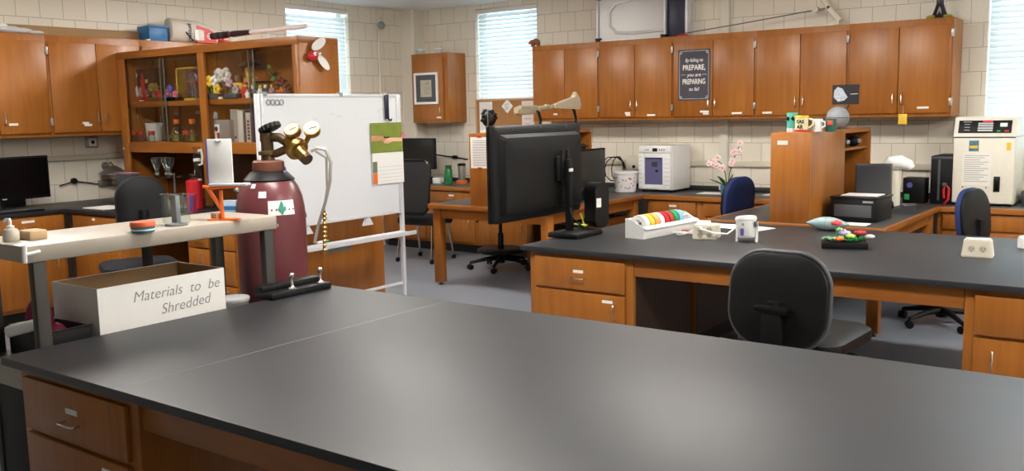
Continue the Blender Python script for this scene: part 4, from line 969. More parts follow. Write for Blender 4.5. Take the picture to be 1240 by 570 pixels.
# bucket
p = onz(757, 234, TZ); t = thing('snack_tub', 'white lidded tub printed with small red and grey marks, beside the mini incubator', 'tub', (-4.60, 8.17, TZ))
MB().lathe([(.098, 0), (.102, .004), (.118, .175), (.118, .180)], n=36).build('tub', WHITE, t); MB().lathe([(.118, .178), (.126, .180), (.126, .198), (.118, .205), (.02, .206)], n=36).build('lid', WHITE, t)
random.seed(5)
for i in range(22):
    a_ = random.uniform(PI*1.15, PI*1.98); z = random.uniform(.03, .15); r_ = .1025+.016*z/.175+.0008
    c = Vector((r_*math.cos(a_), r_*math.sin(a_), z)); tg = Vector((-math.sin(a_), math.cos(a_), 0)); dv = (tg*random.uniform(-1, 1)+Vector((0, 0, random.uniform(-1, 1)))).normalized()*.010
    MB().tube([c-dv, c+dv], .0035, 6).build('printed_mark', (RED, DGREY, GREY, PINK, DGREY)[i % 5], t)
t2 = thing('beige_box', 'beige power box on the wall behind the white tub', 'box', (-4.72, YB-.045, 1.0))
B(-.09, .09, -.05, .045, -.06, .08, .006).build('housing', OFFW, t2); MB().cyl((0, -.052, -.03), (0, -.049, -.03), .018).build('knob', BLACK, t2)
# orchid
p = onz(877, 238, TZ); t = thing('orchid', 'pale pink brick orchid in a blue pot on the back counter', 'plant', (p.x, p.y+.05, TZ))
MB().lathe([(.048, 0), (.052, .004), (.062, .095), (.062, .10), (.055, .10), (.052, .085)], n=8).build('pot', mat('slate_blue_pot', '#4E7C98', .4), t)
MB().lathe([(.054, .08), (.01, .088)], n=16).build('soil', mat('dark_soil', '#221A14', .9), t)
lf = [((-.9, -.2, .55), .20), ((.8, -.3, .6), .19), ((-.4, -.5, .9), .17), ((.35, .3, 1.0), .16), ((-.7, .3, .9), .15)]
for d_, L_ in lf: m = MB(); leaf(m, (0, 0, .085), d_, L_, .028, .15); m.build('leaf', DGREEN, t)
for k, pts in enumerate(([(0, 0, .085), (-.01, 0, .20), (-.03, -.01, .28), (-.08, -.02, .335), (-.15, -.03, .33)], [(.01, 0, .085), (.03, 0, .22), (.06, .0, .33), (.10, 0, .42), (.13, -.01, .47)])):
    MB().tube(pts, .0045, 6).build('stem', mat('stem_brown', '#4B5A34', .6), t)
    for j in range(8 if k == 0 else 6):
        u_ = .42+.58*j/(7 if k == 0 else 5); ii = min(len(pts)-2, int(u_*(len(pts)-1))); f_ = u_*(len(pts)-1)-ii
        c = Vector(pts[ii]).lerp(Vector(pts[ii+1]), f_)+Vector((random.uniform(-.02, .02), -.015, random.uniform(-.045, .02)))
        m = MB()
        for q in range(5): a_ = 2*PI*q/5+j; m.ball(c+Vector((math.cos(a_)*.018, -.004, math.sin(a_)*.018)), (.015, .006, .015), 10, 6)
        o = m.build('blossom', mat('pale_pink_blossom', '#EFD9D2', .6), t); MB().ball(c+Vector((0, -.009, 0)), .007, 8, 6).build('blossom_heart', PINK, o)
for k, (x, l) in enumerate(((-3.72, 'white paper sheet on the back counter left of the orchid'), (-3.10, 'white paper sheet on the back counter right of the blue chair'))):
    tag(B(-.14, .14, -.10, .10, 0, .003).build('paper_sheet', PAPER, smooth=False, loc=(x, 8.32+.1*k, TZ)), l, 'paper', 'papers on the back counter')
# cables behind the mini incubator
for k, (x, l) in enumerate(((-4.92, 'tangle of black cable hanging left of the white tub'),)):
    m = MB()
    q = [(x+.05*math.cos(a_*1.0)*(1+.1*i), YB-.05-.006*i, TZ+.20+.13*math.sin(a_)+.0*i) for i, a_ in enumerate([2*PI*j/10 for j in range(25)])]
    q = [(x, YB-.06, TZ+.006)]+q; o = m.tube(q, .006, 6).build('cable', BLACK); MB().box(x-.015, x+.015, YB-.075, YB-.045, TZ, TZ+.02, .003).build('plug', BLACK, o); tag(o, l, 'cable')
# computer monitor on the left desk
def monitor(label, loc, rz, w_, h_, lift, group='computer monitors', logo=False):
    t = thing('monitor', label, 'monitor', loc, rz, group)
    B(-w_/2, w_/2, -.012, .03, lift, lift+h_, .006).build('bezel', BLACK, t); B(-w_/2+.015, w_/2-.015, -.0135, -.012, lift+.025, lift+h_-.015).build('screen', BLACKS, t, smooth=False)
    MB().tube([(0, .05, .01), (0, .06, lift*.6), (0, .035, lift+h_*.4)], [.03, .028, .035], 10).build('stand_neck', BLACK, t)
    B(-.12, .12, -.06, .12, 0, .014, .006).build('stand_base', BLACK, t)
    if logo: MB().box(-.018, .018, -.0145, -.012, lift+.008, lift+.016, .002).build('badge', LGREY, t)
    return t
mo = monitor('black computer monitor on the left desk, just right of the television', (-4.53, 7.33, TZ), PI/2, .62, .40, .06)
wc = thing('webcam', 'small black webcam on top of the monitor right of the television', 'webcam', (-4.55, 7.30, TZ+.46), PI/2)
MB().ball((0, 0, .03), .024).build('eye', BLACK, wc); B(-.02, .02, -.01, .03, 0, .014, .003).build('clip', BLACK, wc)
monitor('black computer monitor at the left frame edge, on the left wall counter', (-7.43, 3.46, PZ), PI/2+.12, .78, .335, .085, logo=True)
monitor('black monitor behind the mesh chair on the left counter', (-7.40, 8.22, TZ), .0, .50, .36, .17)
kb = thing('keyboard', 'black keyboard in front of the monitor on the left wall counter', 'keyboard', (-7.29, 3.45, PZ), PI/2)
B(-.22, .22, -.06, .07, 0, .016, .004).build('tray', BLACK, kb); ky = MB()
for i in range(14):
    for j in range(4): ky.box(-.205+.0295*i, -.180+.0295*i, -.05+.028*j, -.027+.028*j, .016, .021)
o = ky.build('keys', DGREY, kb, smooth=False)
# green bottle and steel cup on the far left counter
p = onz(543.5, 223, TZ); t = thing('water_bottle', 'green water bottle on the counter below the small cabinet', 'bottle', (p.x, p.y, TZ))
MB().lathe([(.04, 0), (.045, .006), (.045, .16), (.035, .18)], n=24).build('body', mat('green_tint_bottle', '#1F7A45', .25), t); MB().lathe([(.037, .178), (.037, .215), (.03, .22)], n=20).build('cap', DGREEN, t)
p = onz(559.5, 222, TZ); t = thing('steel_cup', 'steel tumbler with an orange foot, right of the green bottle', 'cup', (p.x, p.y, TZ))
MB().lathe([(.065, 0), (.065, .035), (.045, .04)], n=24).build('foot', ORANGE, t); MB().lathe([(.042, .038), (.046, .20), (.044, .21)], n=24).build('body', STEEL, t); MB().lathe([(.047, .205), (.047, .23), (.03, .235)], n=24).build('lid', BLACK, t)
p = onz(531, 222, TZ); t = thing('power_adapter', 'white power adapter with cord on the counter left of the green bottle', 'adapter', (p.x, p.y, TZ))
B(-.06, .06, -.04, .04, 0, .07, .008).build('body', WHITE, t); MB().tube([(.06, 0, .03), (.1, -.03, .02), (.09, .04, .01), (.05, .1, .12), (.02, .2, .18)], .006, 8).build('cord', WHITE, t)
o = MB().tube([onx(522, 186, 0) and ony(522, 186, YB-.008), ony(540, 189, YB-.008), ony(551, 190, YB-.008), ony(566, 193, YB-.008)], .008, 8).build('wall_cable', BLACK); tag(o, 'thin black cable along the wall below the small cabinet', 'cable')
p = ony(551, 190, YB-.03); MB().box(p.x-.03, p.x+.03, p.y-.02, p.y+.01, p.z-.02, p.z+.02, .004).build('junction', BLACK, o)
# cork board with papers, and the dark knobbly head
cb = thing('cork_board', 'cork pin board on the wall under the left window blind', 'board', (-6.42, YB-.002, 1.18))
B(-.42, .46, -.012, 0, 0, .512).build('cork', CORK, cb, smooth=False)
f = MB().box(-.44, .48, -.02, 0, -.02, 0, .003).box(-.44, .48, -.02, 0, .512, .532, .003).box(-.44, -.42, -.02, 0, 0, .512, .003).box(.46, .48, -.02, 0, 0, .512, .003)
f.build('frame', WOODLT, cb)
for i, (x, z, w_, h_, rot, m_, l) in enumerate(((-6.71, 1.50, .19, .36, 0, PAPER, 'white paper pinned at the left of the cork board'), (-6.40, 1.625, .115, .115, PI/4, PAPER, 'white diamond note pinned on the cork board'), (-6.11, 1.48, .17, .40, 0, mat('pinkish_paper', '#E8DAD8', .8), 'pale pink sheet pinned at the right of the cork board'))):
    t = thing('pinned_paper', l, 'paper', (x, YB-.0145, z), 0, 'papers on the cork board')
    q = MB(); q.prism([(-w_/2, -h_/2), (w_/2, -h_/2), (w_/2, h_/2), (-w_/2, h_/2)], .001, FACE_Y @ Matrix.Rotation(rot, 4, 'Z')); q.build('sheet', m_, t, smooth=False)
    tx = MB()
    for k in range(4): tx.box(-w_*.3, w_*.25-.02*(k % 2), -.0018, -.001, h_*(.25-.13*k) if not rot else .02-.02*k, (h_*(.25-.13*k) if not rot else .02-.02*k)+.006)
    o = tx.build('print_lines', GREYINK, t, smooth=False); o['kind'] = 'stuff'
# taped paper on the hutch behind the television
a = ony(569, 166, 6.355); b = ony(593, 204, 6.355)
t = thing('taped_paper', 'printed list taped with red tape on the left desk hutch', 'paper', ((a.x+b.x)/2, 6.36, b.z))
w_ = (b.x-a.x)/2; h_ = a.z-b.z
B(-w_, w_, -.0015, 0, 0, h_).build('sheet', PAPER, t, smooth=False)
for z in (h_-.006, -.006): B(-.03, .02, -.0022, -.0015, z, z+.014).build('tape', RED, t, smooth=False)
tx = MB()
for k in range(16): tx.box(-w_*.75, w_*.7, -.002, -.0015, h_*.08+k*.0142, h_*.08+k*.0142+.004)
o = tx.build('print_lines', GREYINK, t, smooth=False); o['kind'] = 'stuff'
# things on the left hutch: knobbly head, bone model on hooks, pale book
HZ = 1.378
t = thing('curly_head_bust', 'black knobbly bust on a pale plinth, on the left hutch', 'bust', (-5.03, 6.50, HZ))
B(-.05, .05, -.04, .04, 0, .022, .003).build('plinth', OFFW, t)
m = MB().ball((.01, 0, .125), (.068, .06, .075), 20, 14).cyl((.01, 0, .02), (.01, 0, .08), .026, .032); random.seed(9)
m.build('head', BLACK, t)
for i in range(26):
    a_, b_ = random.uniform(0, 2*PI), random.uniform(-.5, 1.2); MB().ball((.01+.066*math.cos(a_)*math.cos(b_), .058*math.sin(a_)*math.cos(b_), .13+.07*math.sin(b_)), .015, 8, 6).build('curl', BLACK, t)
o = tag(MB().cyl((0, 0, 0), (0, 0, .20), .0035, n=8).ball((0, 0, .20), .006, 8, 6).build('thin_rod', STEEL, loc=(-4.97, 6.42, HZ)), 'thin steel rod standing in front of the black bust', 'rod')
BO = mat('speckled_bone', '#A99F86', .8, vary=.4, scale=60)
bn = thing('bone_model', 'speckled beige bone shaped model held on two black hooks, above the television', 'model', (-4.99, 7.0, HZ), PI/2)
def bp_(x, y, X=-4.99): q = onx(x, y, X); return Vector((q.y-7.0, 0, q.z-HZ))
a, b, c, d_, e_, g_ = bp_(627, 134), bp_(645, 133), bp_(651, 131), bp_(670, 129), bp_(674, 130), bp_(700, 125)
m = MB(); m.tube([a-Vector((.03, 0, 0)), a, b, b+Vector((.03, 0, .0))], [.03, .042, .042, .024], 6); m.tube([a+Vector((0, -.02, .03)), b+Vector((.03, -.02, .025))], [.02, .018], 8); m.build('end_block', BO, bn)
m = MB(); m.tube([b, c, (c+d_)/2, d_, d_+Vector((.03, 0, 0))], [.017, .018, .024, .018, .014], 7)
for i in range(8): m.ball(c.lerp(d_, i/7)+Vector((0, random.uniform(-.02, .02), random.uniform(-.015, .03))), random.uniform(.012, .022), 8, 6)
m.build('shaft', BO, bn)
m = MB().prism([(d_.x, d_.z-.014), (g_.x, g_.z-.06), (g_.x+.02, g_.z-.02), (g_.x-.0, g_.z+.05), (g_.x-.06, g_.z+.10), (g_.x-.10, g_.z+.06), (d_.x, d_.z+.018)], .05, Matrix.Translation((0, .025, 0)) @ FACE_Y)
m.ball((g_.x-.06, 0, g_.z+.09), .025, 10, 8).build('stock_end', mat('pale_bone', '#C9BDA6', .8, vary=.2, scale=50), bn)
for n_, q in (('hook', bp_(652, 133)), ('hook', bp_(695, 130))):
    o = MB().tube([(q.x-.05, 0, .0), (q.x+.02, 0, .02), (q.x+.035, 0, .10), (q.x, 0, q.z-.025), (q.x-.02, 0, q.z-.015)], .014, 8).build('hook', BLACK, bn)
    MB().lathe([(.05, 0), (.05, .008), (.02, .014)], (q.x-.05, 0, 0), 16).build('hook_foot', BLACK, o)
t = thing('pale_book', 'pale cream book lying on the left hutch behind the television', 'book', (-4.98, 7.2, HZ), PI/2)
B(-.13, .13, -.08, .08, 0, .004, .001).build('cover', PAPER, t); B(-.125, .13, -.076, .076, .004, .028).build('pages', OFFW, t); B(-.13, .13, -.08, .08, .028, .032, .001).build('cover', PAPER, t)

# ------------------------------------------------------------------ inside the display case
S1, S2 = 1.70, 1.365                                    # upper shelf and bottom board tops
def dcp(x, y, Y=4.68): q = ony(x, y, Y); return q.x
def figure(label, x, y, z, s, body, legs, head, rz=0., hat=None, prop=None):
    """generic toy brick figure"""
    t = thing('toy_figure', label, 'toy', (x, y, z), rz, 'toy figures in the display case')
    B(-.3*s, -.02*s, -.15*s, .15*s, 0, .38*s, .02*s).build('leg', legs, t); B(.02*s, .3*s, -.15*s, .15*s, 0, .38*s, .02*s).build('leg', legs, t)
    m = MB(); V = [Vector((sx*k*s, sy*.16*s, z_*s)) for z_, k in ((.38, .34), (.80, .24)) for sx, sy in ((-1, -1), (1, -1), (1, 1), (-1, 1))]
    m._add(V, [(3, 2, 1, 0), (4, 5, 6, 7), (0, 1, 5, 4), (1, 2, 6, 5), (2, 3, 7, 6), (3, 0, 4, 7)]); m.build('torso', body, t)
    for sx in (-1, 1): MB().tube([(sx*.27*s, 0, .74*s), (sx*.40*s, -.04*s, .56*s), (sx*.40*s, -.18*s, .46*s)], .075*s, 8).build('arm', body, t)
    MB().lathe([(.10*s, .80*s), (.17*s, .84*s), (.17*s, 1.08*s), (.10*s, 1.12*s)], n=16).build('head', head, t)
    if hat: MB().lathe([(.19*s, 1.0*s), (.20*s, 1.06*s), (.17*s, 1.18*s), (.04*s, 1.22*s)], n=16).build('hair', hat, t)
    if prop: MB().tube([(.42*s, -.2*s, .3*s), (.42*s, -.2*s, 1.0*s)], .03*s, 6).build('staff', prop, t)
    return t
SKIN = mat('toy_yellow_skin', '#E3BB4E', .4); BROWN = mat('toy_brown', '#5B3A22', .5)
# left bay, upper shelf
def toybox(name, label, x, y, z, w_, d_, h_, m_, front_m, rz=0., open_=False):
    t = thing(name, label, 'box', (x, y, z), rz, 'toy boxes in the display case')
    B(-w_/2, w_/2, 0, d_, 0, h_, .002).build('carton', m_, t); return t
x = (dcp(157, 118)+dcp(188, 118))/2; w_ = dcp(189, 118)-dcp(155, 118)
t = toybox('toy_box', 'black boxed toy set with a red base, far left behind the display glass', x, 4.68, S1, w_, .10, .285, BLACK, None)
B(-w_/2, w_/2, -.002, 0, 0, .035).build('red_band', RED, t, smooth=False)
MB().prism([(-.10, .02), (.07, .02), (.03, .12), (.012, .25), (-.012, .25), (-.03, .12)], .002, Matrix.Translation((.02, 0, 0)) @ FACE_Y).build('printed_tower', RED, t, smooth=False)
MB().prism(rrect(.06, .04, .012, 4), .002, Matrix.Translation((-.085, 0, .235)) @ FACE_Y).build('printed_badge', PAPER, t, smooth=False)
MB().tube([(-.09, -.002, .16), (-.07, -.003, .12), (-.06, -.002, .07), (-.09, -.003, .05)], .018, 6).build('printed_shape', LGREY, t)
MB().box(.06, .10, -.002, 0, .165, .195).build('printed_patch', mat('peach_print', '#D98E62', .6), t, smooth=False)
MB().tube([(-.01, -.002, .13), (-.02, -.003, .08), (.0, -.002, .05)], .014, 6).build('printed_shape', GREY, t); MB().tube([(.09, -.002, .05), (.08, -.003, .09), (.10, -.002, .11)], .012, 6).build('printed_shape', mat('teal_grey', '#6E8384', .6), t)
for i in range(7): MB().box(-w_/2+.02+.022*i+(.06 if i > 3 else 0), -w_/2+.035+.022*i+(.06 if i > 3 else 0), -.003, -.002, .012, .02).build('printed_letter', PAPER, t, smooth=False)
x0, x1 = dcp(217, 118), dcp(239, 118)
t = thing('yellow_frame_box', 'yellow edged toy display box on the left upper shelf of the display case', 'box', ((x0+x1)/2, 4.66, S1), 0, 'toy boxes in the display case')
w_ = x1-x0
B(-w_/2, w_/2, .09, .10, 0, .27).build('back_card', mat('grey_violet_card', '#6E6170', .7), t, smooth=False); B(-w_/2, -w_/2+.014, 0, .09, .02, .27).build('yellow_side', YELLOW, t); B(-w_/2, w_/2, 0, .09, 0, .02).build('yellow_base', YELLOW, t); B(-w_/2, w_/2, 0, .09, .26, .27).build('top_card', YELLOW, t)
B(-w_/2+.014, w_/2, .002, .004, .02, .26).build('window', CLEAR, t, smooth=False)
m = MB().tube([(.02, .05, .02), (.02, .05, .15)], .008, 6).tube([(.06, .05, .02), (.06, .05, .15)], .008, 6); MB().tube([(.02, .05, .02), (.02, .05, .15)], .007, 6).build('toy_leg', LGREY, t); MB().tube([(.055, .05, .02), (.055, .05, .15)], .007, 6).build('toy_leg', LGREY, t); m.bm.free()
B(-.01, .085, .03, .07, .15, .165, .004).build('toy_tray', PINK, t); MB().tube([(-.02, .05, .165), (.0, .05, .20), (.04, .05, .225), (.085, .05, .20), (.09, .05, .165)], .010, 8).build('toy_arch', mat('toy_lilac', '#B9B1D3', .5), t); MB().ball((.035, .05, .18), .02, 10, 8).build('toy_core', GREY, t)
t = thing('toy_card', 'small white card in a yellow border behind the toy flowers of the left bay', 'card', (dcp(210, 105), 4.80, S1), 0)
B(-.055, .055, 0, .01, 0, .125).build('border', YELLOW, t); B(-.043, .043, -.002, 0, .02, .105).build('face', PAPER, t, smooth=False)
def flowerclump(label, x, y, s, cols, leafm):
    t = thing('toy_flowers', label, 'flowers', (x, y, S1), 0, 'toy flowers in the display case')
    B(-.06*s, .06*s, -.04*s, .04*s, 0, .03*s, .004).build('base', leafm, t)
    for i, m_ in enumerate(cols):
        a_ = 2.4*i; r_ = .045*s; c = Vector((r_*math.cos(a_), -.02*s+.4*r_*math.sin(a_), .05*s+.022*s*(i % 3)))
        m = MB()
        for q in range(5): b_ = 2*PI*q/5; m.ball(c+Vector((math.cos(b_), -.3, math.sin(b_)))*.018*s, .013*s, 8, 6)
        m.build('bloom', m_, t); MB().tube([(c.x*.6, c.y*.6, .02*s), tuple(c)], .004*s, 6).build('stem', GREEN, t)
    return t
flowerclump('red topped brown toy flower pot, middle of the left upper shelf', dcp(199, 120), 4.62, 1.25, [RED, RED, mat('toy_olive', '#7A6A2E', .6), RED, BROWN, mat('toy_olive', '#7A6A2E', .6)], BROWN)
flowerclump('pink and violet toy flowers in front of the yellow framed box', dcp(222, 118), 4.60, 1.05, [PINK, PINK, PURPLE, PAPER, PINK], BLACK)
figure('small blue and red toy figure beside the yellow framed box', dcp(211, 119), 4.62, S1, .085, PURPLE, PURPLE, SKIN, .2, RED)
# left bay, bottom board: capped jars, white bucket, orange capped bottles
CLR = glass('clear_bottle_glass', '#E9F1EE', .5, .75)
for i, px in enumerate((162, 171, 184, 226)):
    t = thing('capped_jar', ('clear jar with a red cap, leftmost in the display case', 'clear jar with a red cap, second from the left in the display case', 'clear jar with a red cap in front of the white bucket', 'clear jar with a red cap between the two orange capped bottles')[i], 'jar', (dcp(px, 170, 4.60), 4.60, S2), 0, 'red capped jars')
    MB().lathe([(.024, 0), (.027, .003), (.027, .055), (.02, .062)], n=20).build('glass', CLR, t); MB().lathe([(.027, .058), (.028, .06), (.028, .088), (.025, .092)], n=20).build('cap', RED, t)
t = thing('white_bucket', 'white plastic bucket inside the left bay of the display case', 'bucket', (dcp(188, 170, 4.74), 4.74, S2))
MB().lathe([(.060, 0), (.064, .004), (.074, .145), (.078, .148), (.078, .158), (.070, .158), (.068, .14), (.06, .01)], n=32).build('body', WHITE, t)
h_ = MB().tube([(.078*math.cos(a_), .078*math.sin(a_)-.01, .145-.05*math.sin(a_)) for a_ in [PI+PI*i/10 for i in range(11)]], .002, 6).build('wire_handle', STEEL, t)
for i, px in enumerate((215, 234)):
    t = thing('reagent_bottle', ('glass bottle with an orange cap, left one in the display case', 'glass bottle with an orange cap, right one in the display case')[i], 'bottle', (dcp(px, 168, 4.66), 4.66, S2), 0, 'orange capped bottles')
    MB().lathe([(.042, 0), (.046, .004), (.046, .075), (.036, .105), (.020, .12), (.019, .16)], n=28).build('glass', CLR, t); MB().lathe([(.026, .148), (.027, .15), (.027, .182), (.023, .186)], n=24).build('cap', ORANGE, t); MB().lathe([(.042, .004), (.043, .005), (.043, .06), (.042, .061)], n=24).build('liquid', mat('pale_yellow_liquid', '#9C8F48', .2), t)
    t = thing('glass_flask', ('tall clear flask behind the left orange capped bottle', 'tall clear flask behind the right orange capped bottle')[i], 'flask', (dcp(px+2+7*i, 165, 4.80), 4.80, S2), 0, 'clear flasks')
    MB().lathe([(.05, 0), (.055, .004), (.055, .06), (.024, .15), (.022, .235), (.028, .24)], n=28).build('glass', CLR, t); MB().lathe([(.027, .225), (.029, .226), (.029, .25), (.027, .251)], n=20).build('lip', LGREY, t)
t = thing('glass_rack', 'low clear acrylic tray beside the white bucket in the display case', 'tray', (dcp(208, 168, 4.80), 4.80, S2)); B(-.05, .05, -.05, .05, 0, .085, .003).build('tray_body', CLEAR, t); B(-.045, .045, -.045, .045, .03, .05, .002).build('tray_insert', mat('toy_olive', '#7A6A2E', .6), t)
# right bay, upper shelf
def px(x_, Y=4.66): return dcp(x_, 115, Y)
flowerclump('yellow and lime toy flowers at the left of the right display bay', px(267), 4.62, 1.5, [YELLOW, mat('toy_lime', '#A8D64B', .5), YELLOW, LGREY, mat('toy_lime', '#A8D64B', .5), PAPER, YELLOW], DGREY)
flowerclump('white toy blossoms behind the yellow toy flowers in the right display bay', px(276, 4.74), 4.74, 2.0, [PAPER, LGREY, PAPER, LGREY, PAPER, PAPER], DGREY)
flowerclump('pale pink and brown toy flowers below the yellow robed figure', px(285, 4.6), 4.60, 1.3, [mat('toy_mauve', '#B79AA8', .5), BROWN, mat('toy_mauve', '#B79AA8', .5), PAPER, BROWN], DGREY)
figure('grey toy figure with a curled tail at the far left of the right bay', px(256), 4.62, S1, .075, LGREY, LGREY, GREY, 0)
figure('tall toy figure in a yellow robe, right display bay', px(285), 4.70, S1+.0, .155, YELLOW, mat('toy_gold', '#C79A35', .45), BROWN, .3, BROWN)
figure('tall toy figure under a black umbrella, right display bay', px(297), 4.72, S1, .20, mat('toy_sand', '#C9A35B', .5), BROWN, SKIN, -.2, mat('toy_sand', '#C9A35B', .5))
t = thing('toy_umbrella', 'black toy umbrella over the tall figure in the display case', 'umbrella', (px(302), 4.68, S1), 0)
MB().tube([(0, 0, 0), (0, 0, .285)], .004, 8).build('shaft', DGREY, t); MB().lathe([(.002, .292), (.04, .278), (.072, .258), (.082, .245), (.078, .245), (.038, .268), (.002, .28)], n=16).build('canopy', BLACK, t)
figure('red toy figure in front of the umbrella figure', px(298, 4.58), 4.58, S1, .10, RED, RED, SKIN, .1, RED)
figure('small white toy figure at the front edge of the right bay', px(300, 4.565), 4.565, S1, .055, PAPER, PAPER, LGREY, 0)
for i, (p_, a_, b_, l) in enumerate(((307, GREY, DGREY, 'grey toy figure left below the dark toy plank'), (316, PAPER, GREEN, 'green and white toy figure below the dark toy plank'), (322, DGREY, ORANGE, 'dark toy figure with orange legs below the dark toy plank'), (330, mat('toy_mauve', '#B79AA8', .5), DGREY, 'mauve toy figure below the dark toy plank'), (341, ORANGE, DGREY, 'orange toy figure below the dark toy plank'))):
    figure(l, px(p_, 4.62), 4.62, S1, .085, a_, b_, SKIN if i % 2 else PAPER, .3*(-1)**i)
t = thing('toy_bridge', 'dark toy plank on posts carrying a toy palm in the display case', 'toy', (px(328, 4.72), 4.72, S1))
B(-.19, .17, -.03, .03, .115, .128, .002).build('plank', BLACK, t)
for x_ in (-.18, .0, .16): B(x_-.006, x_+.006, -.006, .006, 0, .115).build('post', BROWN, t)
t = thing('toy_palm', 'dark green toy palm with spiky leaves standing on the toy plank', 'plant', (px(333, 4.72), 4.72, S1+.128))
MB().lathe([(.02, 0), (.026, .01), (.015, .03)], n=12).build('trunk', GREEN, t)
for k in range(9): a_ = 2*PI*k/9; m = MB(); leaf(m, (0, 0, .02), (math.cos(a_), math.sin(a_)*.5, .65), .12, .009, .25); m.build('frond', DGREEN if k % 3 else BLACK, t)
MB().ball((-.04, -.01, .105), .016, 10, 8).build('green_knob', GREEN, t)
flowerclump('dark red and white toy plant at the right end of the right bay', px(347, 4.64), 4.64, 1.2, [mat('toy_maroon', '#5C1F26', .5), PAPER, mat('toy_maroon', '#5C1F26', .5), PAPER, BROWN], BROWN)
t = tag(B(-.035, .035, -.008, .002, 0, .018, .001).build('shelf_label', PAPER, loc=(px(266, 4.58), 4.58, S1)), 'small cream label strip at the front of the right upper shelf', 'label')
# right bay, bottom board: binders and books
def px2(x_, Y=4.66): return dcp(x_, 168, Y)
def book(name, label, x0, x1, y, d_, h_, m_, lean_=0., pages=None, group='binders in the display case'):
    t = thing(name, label, 'book', ((x0+x1)/2, y, S2), 0, group); w_ = x1-x0
    t.rotation_euler = (0, lean_, 0)
    if lean_: t.location.z += abs(w_/2*math.sin(lean_))
    B(-w_/2, -w_/2+.003, 0, d_, 0, h_, .001).build('cover', m_, t); B(w_/2-.003, w_/2, 0, d_, 0, h_, .001).build('cover', m_, t); B(-w_/2+.003, w_/2-.003, 0, .004, 0, h_, .001).build('spine', m_, t); B(-w_/2+.003, w_/2-.003, .004, d_-.004, .004, h_-.004).build('pages', pages or PAPER, t, smooth=False)
    return t
xs = px2(279); 
b_ = book('grey_binder', 'wide grey binder in the right bay of the display case', px2(283), px2(293.5), 4.64, .22, .255, mat('binder_grey', '#A7A49C', .5))
MB().cyl((.0, -.002, .035), (.0, .001, .035), .010, n=14).build('finger_ring', BLACK, b_)
t = book('white_binder', 'white binder standing right of the grey binders in the display case', px2(294), px2(300.5), 4.62, .23, .245, mat('binder_white', '#D6D2C8', .5))
t = book('dark_grey_book', 'thin dark grey book beside the white binder in the display case', px2(301), px2(304), 4.62, .22, .24, DGREY)
t = book('pale_book', 'pale book with red printed spine, at the right of the display case', px2(306.5), px2(312), 4.60, .22, .225, mat('pale_spine', '#C9BFB4', .6))
for k in range(6): B(-.014, .014, -.001, 0, .02+.026*k, .038+.026*k).build('spine_letter', mat('spine_red', '#7C3440', .6), t, smooth=False)
t = book('purple_book', 'dark purple book, last one beside the whiteboard edge in the display case', px2(312.3), px2(316.5), 4.60, .22, .235, mat('deep_purple', '#3B2C5C', .5))
t = book('red_book', 'dark red book leaning behind the grey box file', px2(274), px2(278.5), 4.70, .17, .25, mat('dark_red_cover', '#7A2630', .5), .12)
t = thing('box_file', 'grey box file with a small red picture, left in the display case', 'box', (px2(266.5, 4.60), 4.60, S2), 0)
w_ = px2(280, 4.6)-px2(256, 4.6)
B(-w_/2, w_/2, 0, .18, 0, .175, .003).build('box_body', mat('file_grey', '#8D8B88', .6), t); B(-.062, .0, -.0015, 0, .01, .14).build('picture', PAPER, t, smooth=False)
pc = [o for o in t.children if o.name.startswith('picture')][0]
B(-.03, .0, -.003, -.0015, .01, .075).build('picture_red', RED, pc, smooth=False); MB().lathe([(.02, -.003), (.02, -.0015)], M=TM((-.035, -.003, .105), -PI/2), n=16).build('picture_dot', BROWN, pc)
t = thing('grey_trophy', 'crumpled grey ornament on the box file in the display case', 'ornament', (px2(258, 4.6), 4.62, S2+.175)); MB().ball((0, 0, .022), (.035, .03, .024), 10, 8).ball((.02, 0, .04), (.02, .02, .026), 10, 8).build('lump', LGREY, t)

# fan winged insect toy stuck on the case end
q = onx(376, 68, DX1)
t = thing('winged_toy', 'red toy insect with two white paper wings on the display case end', 'toy', (DX1, q.y, q.z), PI/2)
MB().ball((-.01, -.035, 0), (.045, .035, .035), 16, 12).build('body', RED, t); MB().cyl((-.01, -.006, -.0), (-.01, 0, 0), .02).build('magnet', BLACK, t)
for k in (-1, 1): e_ = MB().ball((.008+.024*k, -.068, .012), .013, 10, 8).build('eye', PAPER, t); MB().ball((.008+.024*k, -.080, .012), .005, 8, 6).build('pupil', BLACK, e_)
MB().prism([(.075*math.cos(a_), .034*math.sin(a_)) for a_ in [2*PI*i/20 for i in range(20)]], .004, TM((.045, -.04, .085), 0, 0, 0) @ FACE_Y @ Matrix.Rotation(.5, 4, 'Z')).build('wing', PAPER, t)
MB().prism([(.07*math.cos(a_), .030*math.sin(a_)) for a_ in [2*PI*i/20 for i in range(20)]], .004, TM((.085, -.04, -.045), 0, 0, 0) @ FACE_Y @ Matrix.Rotation(-.75, 4, 'Z')).build('wing', PAPER, t)

